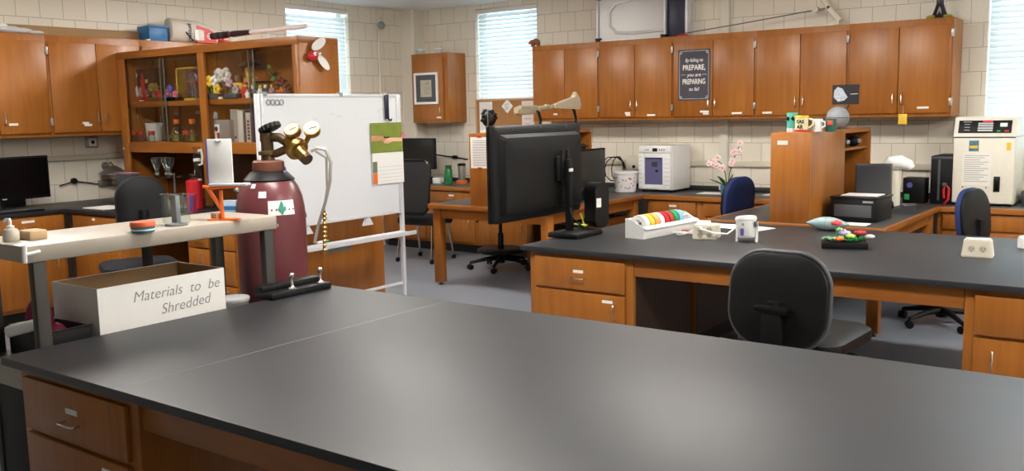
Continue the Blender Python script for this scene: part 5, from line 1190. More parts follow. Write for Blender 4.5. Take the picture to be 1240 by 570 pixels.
# ------------------------------------------------------------------ on top of the left cabinets and the display case
TZL = LZ+LH
hcb = onx(10, 29, -7.74).z-TZL
t = thing('cardboard_sheet', 'long flat brown cardboard box lying on the left wall cabinets', 'box', (-7.78, 3.62, TZL), PI/2)
B(-.55, 1.45, -.06, .05, 0, hcb-.004, .004).build('carton', CARD, t); B(-.55, 1.45, -.063, .053, hcb-.004, hcb, .001).build('flap', mat('pale_cardboard', '#B7986F', .85), t); B(-.55, 1.45, -.0615, -.06, .03, .034).build('crease', CARD, t)
q = onx(8, 33, -7.62); t = thing('white_bag', 'crumpled pale plastic bag on the left wall cabinets', 'bag', (-7.58, q.y+.0, TZL))
m = MB().ball((0, 0, .03), (.05, .09, .03)).ball((.0, .10, .025), (.045, .08, .025)).ball((.01, .2, .016), (.03, .07, .016)); m.build('crumpled_plastic', LGREY, t); MB().ball((0, -.05, .055), (.03, .04, .02)).build('bag_fold', PAPER, t)
def topq(x, y, X=-7.60): return onx(x, y, X)
a, b = topq(168, 30), topq(197, 47)
t = thing('blue_crate', 'blue plastic crate on the left cabinets, left of the printed sack', 'crate', (-7.56, (a.y+b.y)/2+.05, TZL), PI/2)
w_ = (b.y-a.y)*.8
B(-w_/2, w_/2, 0, .008, 0, .135, .003).build('wall', BLUE, t); B(-w_/2, w_/2, .18, .188, 0, .135, .003).build('wall', BLUE, t); B(-w_/2, -w_/2+.008, .008, .18, 0, .135, .002).build('wall', BLUE, t); B(w_/2-.008, w_/2, .008, .18, 0, .135, .002).build('wall', BLUE, t); B(-w_/2+.008, w_/2-.008, .008, .18, 0, .008).build('bottom', BLUE, t)
MB().box(-w_/2-.012, w_/2+.012, -.012, .0, .12, .14, .003).build('rim', BLUE, t); B(-w_/2-.03, -w_/2, -.01, .03, .0, .015, .003).build('white_tag', PAPER, t)
# printed sack lying on its side
a = topq(202, 48, -7.55); b = topq(250, 50, -7.55)
t = thing('printed_sack', 'grey and red printed sack lying on the cabinets, fist print and sideways lettering', 'sack', (-7.545, (a.y+b.y)/2+.13, TZL), PI/2-.12)
w_ = (b.y-a.y)*1.3; hh0 = .215
rings = []
for k, (u_, sz, dz) in enumerate(((-.5, .72, 1.0), (-.47, .95, 1.04), (-.3, 1.0, 1.02), (0, 1.0, .98), (.25, .95, .82), (.42, .8, .66), (.5, .45, .42))):
    rings.append([Vector((u_*w_, .075+.075*sz*math.cos(a_), max(0, hh0*dz/2*(1+math.copysign(abs(math.sin(a_))**.6, math.sin(a_)))))) for a_ in [2*PI*i/20 for i in range(20)]])
m = MB(); V = [v for r_ in rings for v in r_]; n = 20
m._add(V, [(j*n+i, j*n+(i+1) % n, (j+1)*n+(i+1) % n, (j+1)*n+i) for j in range(len(rings)-1) for i in range(n)] + [tuple(range(n-1, -1, -1)), tuple(range((len(rings)-1)*n, len(rings)*n))])
m.build('sack_body', mat('sack_grey', '#C9C3B8', .5), t)
MB().prism([(-.02, .008), (.155, .005), (.175, .03), (.16, .10), (.10, .135), (-.02, .165)], .003, Matrix.Translation((.0, -.001, 0)) @ FACE_Y).build('red_print', RED, t, smooth=False)
fp = MB().prism([(-.045, .03), (.02, .028), (.045, .06), (.045, .10), (.02, .125), (-.045, .125)], .002, Matrix.Translation((0, -.0045, 0)) @ FACE_Y).build('fist_print', PAPER, t, smooth=False)
for k in range(4): MB().prism(rrect(.055, .020, .009, 4), .003, Matrix.Translation((.018, -.0065, .038+.024*k)) @ FACE_Y).build('finger_print', mat('print_pale', '#DAD5CE', .6), fp, smooth=False)
c_ = MB().tube([(.105+.024*math.cos(a_), -.006, .07+.026*math.sin(a_)) for a_ in [2*PI*i/20 for i in range(20)]], .004, 6, True).build('ring_print', PAPER, t)
MB().lathe([(.012, 0), (.012, .002)], M=TM((.105, -.0045, .07), PI/2), n=16).build('ring_dot', PAPER, c_)
text('project', .058, INK, t, Matrix.Translation((-.085, -.004, .092)) @ FACE_Y @ Matrix.Rotation(-PI/2, 4, 'Z'), 'sideways_lettering', 0, .0008)
MB().tube([(-.13, -.002, .10), (-.10, -.004, .06), (-.06, -.004, .02)], .006, 6).build('black_stripe', INK, t)
q = ony(262, 46, 4.6); t = thing('plastic_scrap', 'red plastic scrap between the sack and the toy sword on the display case', 'scrap', (q.x-.05, 4.72, DZ))
MB().prism([(-.06, 0), (.06, 0), (.02, .035), (-.05, .05)], .06, Matrix.Translation((0, .03, 0)) @ FACE_Y).build('red_wedge', RED, t); MB().ball((-.03, 0, .045), .012).build('knob', RED, t)
# rod with a dark grip: white tube
a = ony(257, 44, 4.70); b = ony(371, 31.5, 4.70)
t = thing('light_rod', 'long white tube with a dark grip resting on the display case top', 'rod', (a.x, 4.70, DZ))
dx = b.x-a.x
za, zb = a.z-DZ, b.z-DZ
def rodp(u_): return (dx*u_, 0, za+(zb-za)*u_)
MB().cyl(rodp(.42), rodp(1.), .0165, n=20).build('tube', mat('pinkish_white_tube', '#EDE4E4', .35), t)
g_ = MB().cyl(rodp(0), rodp(.18), .026, n=16).cyl(rodp(.18), rodp(.24), .019, n=16); g_.cyl(rodp(.24), rodp(.43), .025, .019, n=16).build('grip', mat('dark_purple_grip', '#2A1E2C', .35), t)
for u_ in (.05, .12): MB().cyl(rodp(u_), rodp(u_+.02), .028, n=16).build('grip_band', DGREY, t)
MB().cyl(rodp(.20), rodp(.225), .021, n=14).build('gold_ring', BRASS, t)
for u_ in (.24, .62):
    p = rodp(u_); MB().tube([(p[0]-.02, 0, 0), (p[0], 0, p[2]-.02), (p[0], 0, p[2]-.012)], .005, 8).build('prop', WHITE, t)
    B(p[0]-.035, p[0]+.01, -.03, .03, 0, .005, .001).build('prop_foot', WHITE, t)

# ------------------------------------------------------------------ glassware and other things below the display case
def cpx(x_, y_, Y=4.25): return ony(x_, y_, Y).x
t = thing('red_canister', 'tall red canister below the display case, beside the orange stand', 'canister', (cpx(237, 250, 4.3), 4.30, PZ))
MB().lathe([(.058, 0), (.062, .004), (.062, .215), (.058, .22), (.03, .222)], n=32).build('body', RED, t); MB().lathe([(.03, .221), (.03, .235), (.01, .238)], n=20).build('lid', mat('dark_red_lid', '#7A1A20', .4), t)
t = thing('purple_card_holder', 'pink and purple leaning card holder in front of the red canister', 'holder', (cpx(233, 258, 4.12), 4.12, PZ))
MB().prism([(-.04, 0), (.03, 0), (.05, .14), (.0, .14)], .03, Matrix.Translation((0, .015, 0)) @ FACE_Y).build('body', mat('rose_plastic', '#B8405C', .5), t); MB().prism([(.0, .02), (.025, .02), (.04, .13), (.015, .13)], .004, Matrix.Translation((0, -.0155, 0)) @ FACE_Y).build('purple_stripe', PURPLE, t)
t = thing('bottle_brush_stand', 'round clear rack holding upturned flasks below the display case', 'rack', (cpx(213, 245, 4.30), 4.30, PZ))
MB().lathe([(.10, 0), (.10, .008), (.015, .012)], n=32).build('foot', GREY, t); MB().cyl((0, 0, .01), (0, 0, .27), .008).build('pole', STEEL, t); MB().lathe([(.015, .235), (.15, .24), (.15, .255), (.015, .258)], n=36).build('disc', CLEAR, t)
for k in range(3):
    f_ = thing('upturned_flask', ('upturned clear flask at the left on the round rack', 'upturned clear flask in the middle of the round rack', 'upturned clear flask at the right on the round rack')[k], 'flask', (t.location.x-.085+.085*k, 4.30-.09+.03*(k % 2), PZ+.258), 0, 'upturned flasks')
    MB().lathe([(.012, 0), (.014, .003), (.014, .05), (.038, .10), (.040, .13), (.03, .138)], n=24).build('glass', CLR, f_); MB().lathe([(.015, .002), (.017, .004), (.017, .018), (.015, .02)], n=16).build('lip_ring', STEEL, f_)
for k, (x_, y_, m_, l) in enumerate(((196, 4.22, ORANGE, 'small bottle with an orange cap left of the round rack'), (202, 4.16, RED, 'small bottle with a red cap, front left of the round rack'))):
    t = thing('sample_bottle', l, 'bottle', (cpx(x_, 250, y_), y_, PZ), 0, 'sample bottles'); MB().lathe([(.026, 0), (.029, .004), (.029, .07), (.018, .085)], n=20).build('glass', mat('grey_glass_bottle', '#8B8E8C', .2), t); MB().lathe([(.02, .083), (.021, .084), (.021, .105), (.018, .108)], n=18).build('cap', m_, t)
t = thing('glass_mug', 'clear glass jug with a handle hanging at the display case centre post', 'jug', (cpx(240, 190, 4.46), 4.45, 1.24))
t.location = (cpx(238, 250, 4.14)+.02, 4.14, PZ+.0)
t.location = (cpx(216, 255, 4.05), 4.05, PZ); t['label'] = 'clear glass jug with a handle in front of the round rack'
MB().lathe([(.042, 0), (.045, .004), (.047, .13), (.05, .14), (.046, .14), (.043, .008)], n=28).build('glass', CLR, t); MB().tube([(.047, 0, .11), (.08, 0, .105), (.085, 0, .06), (.047, 0, .03)], .006, 8).build('handle', CLR, t)
t = thing('blender_cup', 'clear jug with a curved handle on the display case bottom rail', 'jug', (cpx(238, 170, 4.60), 4.60, S2)); 
t.location = (cpx(237, 170, 4.40), 4.40, PZ); t['label'] = 'tall clear cylinder with a white handle before the display case post'
MB().lathe([(.03, 0), (.05, .004), (.05, .012), (.026, .02), (.026, .46), (.032, .47)], n=24).build('glass', CLR, t); MB().tube([(.026, 0, .44), (.06, 0, .45), (.072, 0, .40), (.062, 0, .34), (.026, 0, .33)], .008, 8).build('handle', WHITE, t)
for k, (z_,) in enumerate(((.20,), (.36,))): MB().lathe([(.0265, z_), (.028, z_+.002), (.028, z_+.02), (.0265, z_+.022)], n=20).build('grip_ring', WHITE, t)
t = thing('grey_valve', 'small grey valve fitting right of the white panel, below the display case', 'fitting', (cpx(289, 240, 4.4), 4.40, PZ+.0))
MB().cyl((0, 0, 0), (0, 0, .14), .014).ball((0, 0, .15), .028).cyl((-.04, 0, .15), (.06, -.02, .13), .012).build('valve_body', STEEL, t); MB().lathe([(.03, 0), (.03, .012), (.016, .02)], n=20).build('foot', DGREY, t)
t = thing('blue_white_box', 'small blue and white box beside the maroon cylinder below the display case', 'box', (cpx(281, 252, 4.2), 4.20, PZ), .4); B(-.05, .05, -.03, .03, 0, .10, .003).build('carton', mat('pale_blue_carton', '#B9C9DA', .6), t); B(-.05, .05, -.0315, -.03, .03, .06).build('blue_print', BLUE, t)
t = tag(B(-.15, .15, -.11, .11, 0, .006).build('paper_pad', PAPER, loc=(cpx(133, 254, 4.05), 4.02, PZ)), 'white paper pad on the black corner counter behind the dark chair', 'paper')
t = thing('pink_tray', 'flat pinkish tray standing behind the dark chair on the corner counter', 'tray', (cpx(158, 250, 4.35), 4.35, PZ)); B(-.12, .10, -.04, .04, .0, .245, .004).build('tray_box', DGREY, t); B(-.122, .102, -.042, .042, .245, .258, .002).build('tray_lid', mat('dusty_pink', '#A3788A', .6), t)
# steel lamp shade on the left wall and its cable
q = onx(136, 208, -7.74); t = thing('wall_lamp', 'grey dish shaped wall lamp below the left wall cabinets, beside the display case', 'lamp', (XL, q.y, q.z), PI/2)
MB().cyl((0, -.004, .05), (0, 0, .05), .035).build('wall_plate', STEEL, t); MB().tube([(0, 0, .05), (.0, -.10, .085), (.0, -.13, .06)], .008, 8).build('arm', STEEL, t); MB().lathe([(.02, .055), (.05, .04), (.125, -.01), (.128, -.016), (.12, -.014), (.045, .03)], (0, -.13, 0), 30).build('shade', STEEL, t)
q = onx(90, 219, XL+.02); a = [(XL+.012, q.y-.13, PZ+.14), (XL+.014, q.y-.07, q.z-.02), (XL+.02, q.y, q.z), (XL+.014, q.y+.2, q.z-.04), (XL+.014, q.y+.42, q.z-.05), (XL+.014, q.y+.7, q.z-.03)]
o = MB().tube(a, .005, 8).build('cable', BLACK); MB().cyl((XL, q.y, q.z), (XL+.03, q.y, q.z), .025).build('plug', BLACK, o); tag(o, 'black cable with a round plug on the wall right of the left monitor', 'cable')
t = thing('grey_sockets', 'grey socket strip on the wall behind the dark chair', 'outlet', (XL, onx(140, 235, XL).y, 1.0), PI/2); B(-.16, .12, -.03, 0, -.03, .03, .004).build('strip_body', STEEL, t); sockets(t, 0, 0, -.031, 2)

# ------------------------------------------------------------------ on and above the back wall cabinets
BT = UZ+UH
q = ony(651, 52, 8.45); t = thing('orange_bear', 'small brown wooden bear on the left end of the back cabinets', 'ornament', (q.x+.01, 8.40, BT))
BE = mat('bear_brown', '#8A4E20', .5)
m = MB().ball((0, 0, .052), (.058, .026, .034), 16, 12).ball((.0, 0, .06), (.04, .026, .03), 12, 8).ball((-.058, 0, .05), (.028, .02, .023), 12, 8).ball((-.083, 0, .043), (.014, .012, .011), 10, 6); m.build('body', BE, t)
for x_ in (-.038, .036):
    for y_ in (-.014, .014): MB().cyl((x_, y_, 0), (x_*.95, y_, .045), .012, .014, n=10).build('leg', BE, t)
for y_ in (-.013, .013): MB().ball((-.053, y_, .072), .008, 8, 6).build('ear', BE, t)
# silver framed transparent case with a dark side
a = ony(720, 47, 8.33); b = ony(800, 42, 8.33)
t = thing('storage_case', 'silver edged clear plastic case with a dark blue side, on the back cabinets', 'case', (a.x, 8.36, BT), .10)
W = b.x-a.x; Hc = .46; Dc = .26
B(.02, W-.02, .03, .036, .02, Hc-.02, .002).build('front_panel', mat('milky_clear_panel', '#BDBDBB', .25), t, smooth=False)
pth = [(x_, .024, z_) for x_, z_ in [(W-.01, .085), (W*.5, .07), (W*.28, .09), (W*.19, .16), (W*.19, .30), (W*.28, .37), (W*.5, .40), (W-.01, .41)]]
MB().tube(pth, .015, 8).build('molded_rib', mat('milky_rib', '#D2D3D2', .2), t)
for q_ in ((0, W, 0, .02), (0, W, Hc-.02, Hc)): B(q_[0], q_[1], 0, .05, q_[2], q_[3], .004).build('frame_bar', ALU, t)
for x_ in (0, W-.02): B(x_, x_+.02, 0, .05, .02, Hc-.02, .004).build('frame_bar', ALU, t)
for x_ in (-.008, W-.05):
    for z_ in (-.0, Hc-.04): B(x_, x_+.058, -.006, .055, z_, z_+.04, .004).build('corner_cap', BLACK, t)
B(W, W+.008, .05, Dc, 0, Hc, .003).build('side_panel', DBLUE, t); B(0, W, Dc-.01, Dc, 0, Hc, .003).build('back_panel', DBLUE, t); B(0, W, .05, Dc-.01, 0, .012).build('base_panel', DBLUE, t); B(W-.004, W+.012, Dc-.03, Dc+.004, 0, Hc, .003).build('frame_bar', ALU, t)
# re-angled dark side seen from the right
B(W+.008, W+.19, .04, .20, .012, Hc, .004).build('dark_box', DBLUE, t); B(W+.19, W+.215, .035, .205, .0, Hc, .004).build('frame_bar', ALU, t); B(W, W+.2, .05, .19, 0, .012).build('base_panel', ALU, t)
MB().tube([(W+.12, .0, .012), (W+.23, .01, .018)], .012, 8).build('red_clip', RED, t)
# crank cable and bracket
a = ony(822, 41.5, 8.44); b = ony(988, 12, 8.47)
br = thing('wall_bracket', 'beige slanted bracket arm above the back cabinets with a thin cable', 'bracket', (b.x+.06, 8.40, BT))
q0 = Vector((b.x, 8.47, b.z)); base = Vector(br.location)
MB().tube([ony(1017, 26, 8.44)-base, ony(1003, 9, 8.47)-base, ony(992, -8, 8.5)-base], [.03, .028, .028], 10).build('arm', OFFW, br)
B(.05-.04, .05+.07, .0, .12, 0, .02, .004).build('foot', OFFW, br)
MB().tube([ony(1017, 26, 8.44)-base, Vector((.06, .05, .0))], .028, 10).build('lower_arm', OFFW, br)
MB().cyl(q0-base+Vector((0, -.03, 0)), q0-base+Vector((0, .03, 0)), .028, n=18).build('pulley', RACEWAY, br); MB().ball(ony(1003, 9, 8.45)-base, .016, 10, 8).build('bolt', BROWN, br)
MB().tube([q0-base, ony(994, 11.5, 8.46)-base, ony(1003, 9, 8.46)-base], .008, 8).build('link', STEEL, br)
MB().tube([a-base, a.lerp(b, .5)-base-Vector((0, 0, .004)), b-base], .0045, 6).build('cable', DGREY, br)
# tall dark figure vase, top cut by the frame
q = ony(1138, 18, 8.44); t = thing('dark_sculpture', 'dark flared sculpture with yellow green feet on the right end of the cabinets', 'sculpture', (q.x, 8.44, BT), .1)
MB().lathe([(.075, 0), (.072, .012), (.055, .045), (.040, .085), (.030, .12), (.027, .17), (.038, .22), (.045, .27), (.03, .31), (.008, .325)], n=32, M=Matrix.Diagonal((1, .75, 1, 1))).build('body', mat('dark_plum_glaze', '#1F1720', .25), t)
MB().prism([(-.022, .01), (.02, .01), (.014, .075), (.0, .105), (-.012, .075)], .006, Matrix.Translation((0, -.046, 0)) @ Matrix.Rotation(-.25, 4, 'X') @ FACE_Y).build('pale_front', mat('grey_lilac', '#8C8390', .4), t)
for sx in (-1, 1): MB().ball((sx*.062, -.025, .016), (.040, .04, .018)).build('foot', mat('yellow_green_feet', '#8E8A2E', .5), t)
# chalkboard quote sign
t = thing('quote_sign', 'grey chalkboard style sign with white lettering about preparing, on a cabinet door', 'sign', (-3.92, 8.2895, 1.632))
W, H = .332, .482
B(-W/2, W/2, -.004, 0, 0, H).build('panel', mat('chalk_grey', '#4A4750', .7, vary=.12, scale=10), t, smooth=False)
def rim(pts, r_): MB().tube(pts, r_, 5, True).build('border_line', PAPER, t)
e_ = .016; y_ = -.0045; c_ = .032
pts = []
for cx, cz, sx, sz in ((W/2-e_, H-e_, 1, 1), (-W/2+e_, H-e_, -1, 1), (-W/2+e_, e_, -1, -1), (W/2-e_, e_, 1, -1)):
    seq = [(cx, y_, cz-sz*c_), (cx-sx*c_*.35, y_, cz-sz*c_*.35), (cx-sx*c_, y_, cz)]
    pts += seq if sx*sz > 0 else seq[::-1]
rim(pts, .0016)
for cx, cz in ((W/2-.03, H-.03), (-W/2+.03, H-.03), (-W/2+.03, .03), (W/2-.03, .03)): MB().tube([(cx+.012*math.cos(a_), y_, cz+.012*math.sin(a_)) for a_ in [2*PI*i/12 for i in range(12)]], .0016, 5, True).build('corner_curl', PAPER, t)
for s_, z, size, sh_, sx in (('By failing to', H*.785, .046, .25, .85), ('PREPARE,', H*.64, .070, 0, .82), ('you are', H*.50, .046, .25, 1.), ('PREPARING', H*.365, .070, 0, .66), ('to fail', H*.22, .048, .25, .95)):
    text(s_, size, PAPER, t, upright((0, -.0045, z)), 'lettering', sh_, .0012 if s_.isupper() or ',' in s_ else .0004, sx=sx)
for sx in (-1, 1): MB().tube([(sx*.085, -.0045, H*.50), (sx*.105, -.0045, H*.51), (sx*.13, -.0045, H*.50)], .0016, 5).build('flourish', PAPER, t)

# ------------------------------------------------------------------ right desk: mugs, globe, photo card on the hutch
HT = 1.376
def hp(x_, y_=164, Y=6.55): return ony(x_, y_, Y)
def mug(label, x, y, s, h_, m_, rimm=None, hand=1, rz=0.):
    t = thing('mug', label, 'mug', (x, y, HT), rz, 'mugs on the right hutch')
    MB().lathe([(.035*s, 0), (.040*s, .004), (.043*s, h_), (.039*s, h_), (.036*s, .01)], n=28).build('cup', m_, t)
    if rimm: MB().lathe([(.0435*s, h_*.86), (.0445*s, h_*.87), (.0445*s, h_*1.0), (.0425*s, h_*1.005)], n=28, cap=False).build('rim_band', rimm, t)
    if hand: MB().tube([(.041*s, 0, h_*.8), (.07*s, 0, h_*.74), (.075*s, 0, h_*.45), (.041*s, 0, h_*.25)], .007*s, 8).build('handle', m_, t)
    return t
q = hp(962); t = mug('tapered teal mug with two dark ovals, leftmost on the right hutch', q.x, 6.50, .9, .135, TEAL, None, 0)
for sx in (-1, 1): MB().lathe([(.011, 0), (.011, .004)], M=TM((sx*.017, -.036, .095), PI/2) @ Matrix.Diagonal((1, 1.25, 1, 1)), n=16).build('dark_oval', BLACK, t)
MB().lathe([(.036, 0), (.037, .001), (.037, .025), (.036, .03)], n=24).build('grey_foot_band', LGREY, t)
q = hp(974); t = mug('cream mug with black letters EAS AR and a yellow rim, on the right hutch', q.x+.01, 6.46, 1.05, .115, mat('cream_mug', '#E8DEB4', .35), YELLOW, 1, .2)
text('EAS', .034, INK, t, upright((-.004, -.0455, .073), 0), 'lettering', 0, .0012, sx=.95); text('AR', .034, INK, t, upright((-.006, -.0445, .036), 0), 'lettering', 0, .0012, sx=.95)
MB().lathe([(.0415, .004), (.0425, .005), (.0425, .018), (.0415, .019)], n=28, cap=False).build('red_foot_band', RED, t)
q = hp(991); t = thing('white_cup', 'white cup with a handle, right of the lettered mug on the hutch', 'mug', (q.x, 6.52, HT), -.3, 'mugs on the right hutch')
MB().lathe([(.030, 0), (.034, .004), (.036, .09), (.032, .09), (.029, .01)], n=28).build('cup', WHITE, t); MB().tube([(.034, 0, .075), (.06, 0, .07), (.062, 0, .04), (.034, 0, .022)], .006, 8).build('handle', WHITE, t)
q = hp(1004); t = mug('dark green mug with an orange red patch, on the right hutch', q.x+.01, 6.55, .95, .088, mat('mug_dark_green', '#1E5A50', .35), None, 0, 0)
B(-.012, .026, -.0435, -.038, .045, .078, .003).build('orange_patch', mat('orange_patch', '#D0502C', .5), t)
q = hp(1022, 165, 6.95); t = thing('grey_globe', 'grey ball ornament at the back of the right hutch top', 'ornament', (-2.235, 7.25, HT)); MB().lathe([(.035, 0), (.035, .006), (.02, .012)], n=20).build('foot', DGREY, t); MB().ball((0, 0, .088), .085, 28, 18).build('ball', mat('globe_grey', '#85888C', .45, vary=.2, scale=30), t); MB().lathe([(.0852, -.003), (.0865, 0), (.0852, .003)], (0, 0, .088), 30, cap=False).build('equator', DGREY, t)
t = thing('photo_card', 'dark photo card with a pale cloud shape, held above the grey globe', 'card', (-2.24, 7.45, HT), .12)
q = ony(1008, 103, 7.45); q2 = ony(1039, 126, 7.45); w_ = (q2.x-q.x)/2
B(-w_, w_, -.002, .002, q2.z-HT, q.z-HT).build('card', mat('dark_photo', '#17161A', .4), t, smooth=False); MB().cyl((0, .006, .0), (0, .006, q.z-HT-.02), .004, n=8).build('holder_rod', DGREY, t); MB().lathe([(.03, 0), (.03, .005), (.01, .008)], n=18).build('holder_foot', DGREY, t)
cz = (q2.z+q.z)/2-HT
MB().prism([(-w_*.9, -.02), (-w_*.55, -.055), (-w_*.1, -.045), (w_*.15, -.02), (-w_*.05, .01), (-w_*.25, .045), (-w_*.6, .06), (-w_*.85, .035)], .001, Matrix.Translation((0, -.002, cz)) @ FACE_Y).build('pale_cloud', mat('cloud_print', '#A9B0B8', .6, vary=.5, scale=70), t, smooth=False); MB().tube([(w_*.35, -.0025, cz+.002), (w_*.9, -.0025, cz+.004)], .003, 5).build('pale_streak', LGREY, t)
# things inside the open part of the right hutch
for k, (y_, l) in enumerate(((7.32, 'dark gadget on the left of the hutch open shelf'), (7.62, 'dark gadget on the right of the hutch open shelf'))):
    t = thing('dark_gadget', l, 'gadget', (-2.22, y_, TZ+.486), PI/2, 'gadgets on the hutch shelf'); MB().ball((0, 0, .042), (.06, .05, .042), 16, 10).build('shell', BLACK, t); MB().box(-.03, .03, -.052, -.03, .03, .06, .004).build('grey_front', GREY, t)
# printer, propped panel, lamp
pr = thing('printer', 'black printer with a paper sheet on top, on the right desk', 'printer', (-1.905, 6.80, TZ), -.06)
B(-.17, .15, -.17, .17, 0, .16, .008).build('housing', BLACK, pr); B(-.14, .12, -.174, -.17, .035, .12, .002).build('front_flap', DGREY, pr); B(-.175, .155, -.175, .175, .16, .176, .005).build('lid', BLACKG, pr); B(.06, .13, -.176, -.17, .135, .15, .001).build('buttons', GREY, pr)
tag(B(-.13, .12, -.10, .10, 0, .004).build('paper_sheet', PAPER, smooth=False, loc=(-1.90, 6.80, TZ+.176)), 'white paper lying on top of the black printer', 'paper')
tag(B(-.15, .15, -.07, .07, 0, .003).build('paper_sheet', PAPER, smooth=False, loc=(-1.93, 6.50, TZ)), 'white paper in front of the black printer on the right desk', 'paper')
t = thing('laptop_screen', 'tilted dark grey laptop screen behind the printer', 'laptop', (-1.94, 7.18, TZ), .25)
M = TM((0, .03, .012), math.radians(-14)); B(-.13, .13, -.006, .006, .0, .37, .006, M=M).build('lid_panel', mat('dark_laptop', '#0F0F11', .4), t); B(-.118, .118, -.0075, -.006, .02, .35, M=M).build('screen', mat('grey_screen', '#141416', .3), t, smooth=False); B(-.13, .13, -.03, .20, 0, .018, .005).build('base', BLACK, t); MB().cyl(M @ Vector((-.10, -.009, .10)), M @ Vector((-.10, -.006, .10)), .012, n=14).build('white_sticker', PAPER, t)
q = onz(1083, 250, TZ); t = thing('desk_lamp', 'white desk lamp with a rounded hood behind the right blue chair', 'lamp', (-1.90, 7.62, TZ), .2)
MB().lathe([(.085, 0), (.09, .006), (.085, .02), (.02, .028)], n=28).build('foot', DGREY, t); MB().cyl((0, 0, .02), (0, 0, .30), .045, .05).build('column', OFFW, t); MB().tube([(-.07, 0, .335), (-.04, 0, .36), (.04, 0, .365), (.10, 0, .34), (.12, -.0, .315)], [.03, .05, .055, .045, .03], 14).build('hood', WHITE, t)
q = onz(1085, 254, TZ); t = thing('desk_phone', 'dark desk phone behind the printer, below the white lamp', 'phone', (-1.78, 7.35, TZ), .3)
MB().prism([(-.10, 0), (.10, 0), (.10, .07), (-.10, .03)], .16, Matrix.Translation((0, .08, 0)) @ FACE_Y).build('body', mat('charcoal_phone', '#36373A', .5), t); MB().tube([(-.07, -.085, .05), (-.07, -.05, .075), (-.07, .05, .075), (-.07, .085, .05)], .018, 8).build('handset', BLACK, t); B(.0, .08, -.05, .05, .055, .068, .004).build('keypad', DGREY, t)
q = onz(1107, 240, TZ); t = thing('black_cube_box', 'black boxy device with a blue eye, behind the right blue chair', 'device', (-1.80, 8.12, TZ), .0)
t.location = (ony(1106, 240, 8.12).x-.0, 8.18, TZ)
B(-.085, .085, -.07, .09, 0, .21, .008).build('case', BLACK, t); MB().cyl((-.03, -.074, .15), (-.03, -.068, .15), .022).build('blue_eye', PURPLE, t); B(-.07, -.03, -.073, -.07, .03, .075, .001).build('green_light', GREEN, t)
t = thing('computer_tower', 'black computer tower between the black cube and the cream incubator', 'computer', (ony(1141, 246, 8.2).x, 8.14, TZ), 0)
B(-.085, .085, 0, .42, 0, .39, .006).build('case', BLACK, t); B(-.03, -.012, -.004, 0, .03, .36, .001).build('grey_stripe', DGREY, t); B(-.08, .08, -.003, .0, .365, .385, .001).build('top_trim', DGREY, t)
t2 = thing('red_scissors', 'red cable loop hanging on the front of the computer tower', 'cable', (t.location.x+.03, 8.115, TZ), 0)
MB().tube([(0, 0, .006), (.03, -.01, .04), (.035, -.006, .13), (.01, -.004, .16), (-.005, -.008, .12), (.0, -.006, .05)], .010, 8).build('loop', RED, t2); B(-.015, .015, -.018, .01, .145, .175, .003).build('clip', DGREY, t2)
# tall cream incubator
t = thing('incubator_oven', 'tall cream laboratory incubator with a black control panel on the right counter', 'incubator', (-1.365, 8.16, TZ), 0)
W, D = .445, .44
B(-W/2, W/2, 0, D, .012, .54, .008).build('cabinet', OFFW, t); B(-W/2+.004, W/2-.004, -.03, 0, .02, .535, .008).build('door', mat('cream_enamel', '#E4DECF', .35), t)
dr = [o for o in t.children if o.name.startswith('door')][0]
sidep = [(-.028, .545), (D, .545), (D, .70), (.045, .70), (.03, .692)]
MB().prism(sidep, W, Matrix(((0, 0, 1, -W/2), (1, 0, 0, 0), (0, 1, 0, 0), (0, 0, 0, 1)))).build('control_head', mat('cream_enamel', '#E4DECF', .35), t)
slope = math.atan2(.058, .147)
Mp = TM((0, -.028, .545), -slope)                 # panel plane leaning back
def pb(x0, x1, z0, z1, th=.003): return MB().box(x0, x1, -th, .0005, z0, z1, .0005, M=Mp)
pb(-W/2+.03, W/2-.035, .030, .135).build('control_panel', BLACK, t)
cp = [o for o in t.children if o.name.startswith('control_panel')][-1]
for r_ in range(4):
    pb(-.052, .055, .045+.019*r_, .058+.019*r_, .005).build('key_row', LGREY, cp)
pb(-.02, .05, .121, .131, .005).build('led_display', LED, cp); pb(.105, .155, .082, .112, .005).build('white_plate', PAPER, cp)
pb(.085, .11, .040, .052, .005).build('green_key', GREEN, cp); pb(.14, .17, .040, .052, .005).build('red_key', RED, cp)
for r_ in range(3): pb(-.15, -.11, .052+.024*r_, .056+.024*r_, .004).build('panel_text', LGREY, cp)
pb(-.16, -.10, .120, .125, .004).build('panel_text', LGREY, cp)
B(-W/2+.004, W/2-.004, -.026, -.004, .535, .548).build('shadow_gap', DGREY, t, smooth=False)
B(W/2-.14, W/2-.095, -.040, -.03, .115, .235, .004).build('door_handle', BLACK, dr); B(W/2-.128, W/2-.107, -.043, -.040, .125, .225, .002).build('handle_grip', BLACKG, dr)
pp_ = B(-.085-.065, .0-.02+.08, -.0315, -.030, .16, .42).build('notice', mat('pale_notice', '#E9E5DC', .7), dr, smooth=False)
tx = MB()
for k in range(13): tx.box(-.135, .04-.03*(k % 3), -.0322, -.0315, .395-.017*k, .399-.017*k)
o = tx.build('notice_text', GREYINK, dr, smooth=False); o['kind'] = 'stuff'
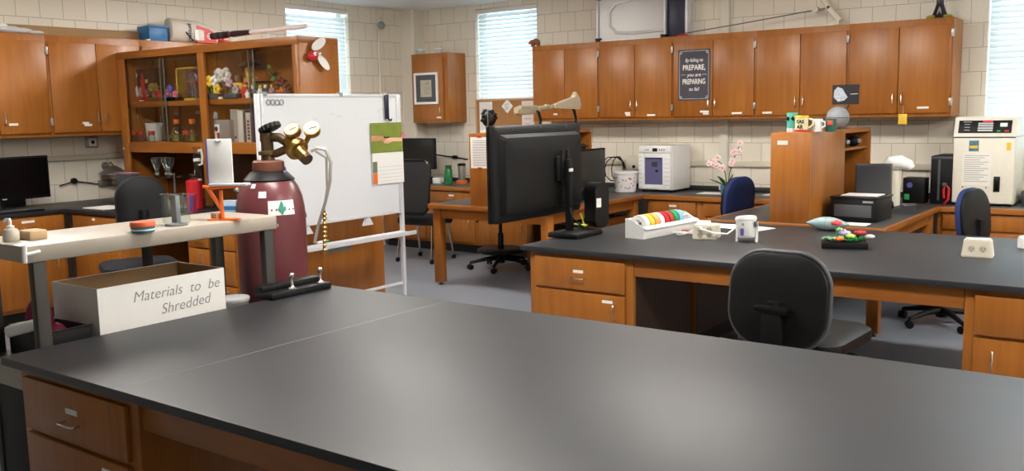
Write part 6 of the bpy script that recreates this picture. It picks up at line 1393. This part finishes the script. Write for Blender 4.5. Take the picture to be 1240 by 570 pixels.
B(-.105, -.035, -.0325, -.030, .43, .515).build('photo_sticker', mat('green_blue_photo', '#4E7A86', .5, vary=.6, scale=45), dr, smooth=False); B(-.10, -.04, -.0335, -.0325, .455, .475).build('photo_patch', YELLOW, dr, smooth=False)
B(W/2-.06, W/2-.03, -.0325, -.03, .44, .50).build('yellow_sticker', YELLOW, dr, smooth=False)
for x_ in (-.14, .03): MB().cyl((x_, -.034, .145), (x_, -.030, .145), .006, n=10).build('magnet', DGREY, dr)
for sx in (-1, 1):
    for y_ in (.03, D-.03): MB().cyl((sx*(W/2-.03), y_, 0), (sx*(W/2-.03), y_, .013), .016, n=12).build('foot', BLACK, t)
# dark devices behind and beside it, at the window
t = thing('dark_printer', 'dark device cut by the right frame edge, beside the tall incubator', 'device', (-.93, 8.36, TZ), 0); B(-.17, .15, -.14, .15, 0, .12, .01).build('case', mat('slate_device', '#33363C', .45), t); B(-.14, .12, -.143, -.14, .04, .08, .001).build('front_slot', BLACK, t)
t = thing('shelf_box', 'dark grey box on the window sill side behind the incubator', 'box', (-1.06, 8.60, TZ), 0); t.location = (-.62, 8.42, TZ); t['label'] = 'dark grey box right of the cut device, outside the frame'
B(-.1, .1, -.1, .1, 0, .2, .01).build('case', DGREY, t); B(-.09, .09, -.103, -.1, .14, .16).build('slot', BLACK, t)
t = thing('black_bag', 'black shoulder bag leaning on the left side of the right hutch', 'bag', (-2.535, 7.0, TZ), .1)
MB().prism([(-.07, 0), (.085, 0), (.08, .10), (.05, .20), (.02, .205), (-.03, .10)], .26, Matrix.Translation((0, .13, 0)) @ FACE_Y).build('bag_body', FABRIC, t)
MB().tube([(.03, -.09, .18), (.02, -.04, .25), (.02, .04, .25), (.03, .09, .18)], .009, 8).build('strap', BLACK, t)
# ------------------------------------------------------------------ daylight and view
wd = bpy.data.worlds.new('daylight'); sc.world = wd; wd.use_nodes = True
bg = wd.node_tree.nodes['Background']; bg.inputs['Color'].default_value = (.80, .92, 1., 1); bg.inputs['Strength'].default_value = 4.0
sc.view_settings.view_transform = 'Standard'; sc.view_settings.look = 'None'; sc.view_settings.gamma = 1; sc.view_settings.use_curve_mapping = False
sc.view_settings.exposure = .82
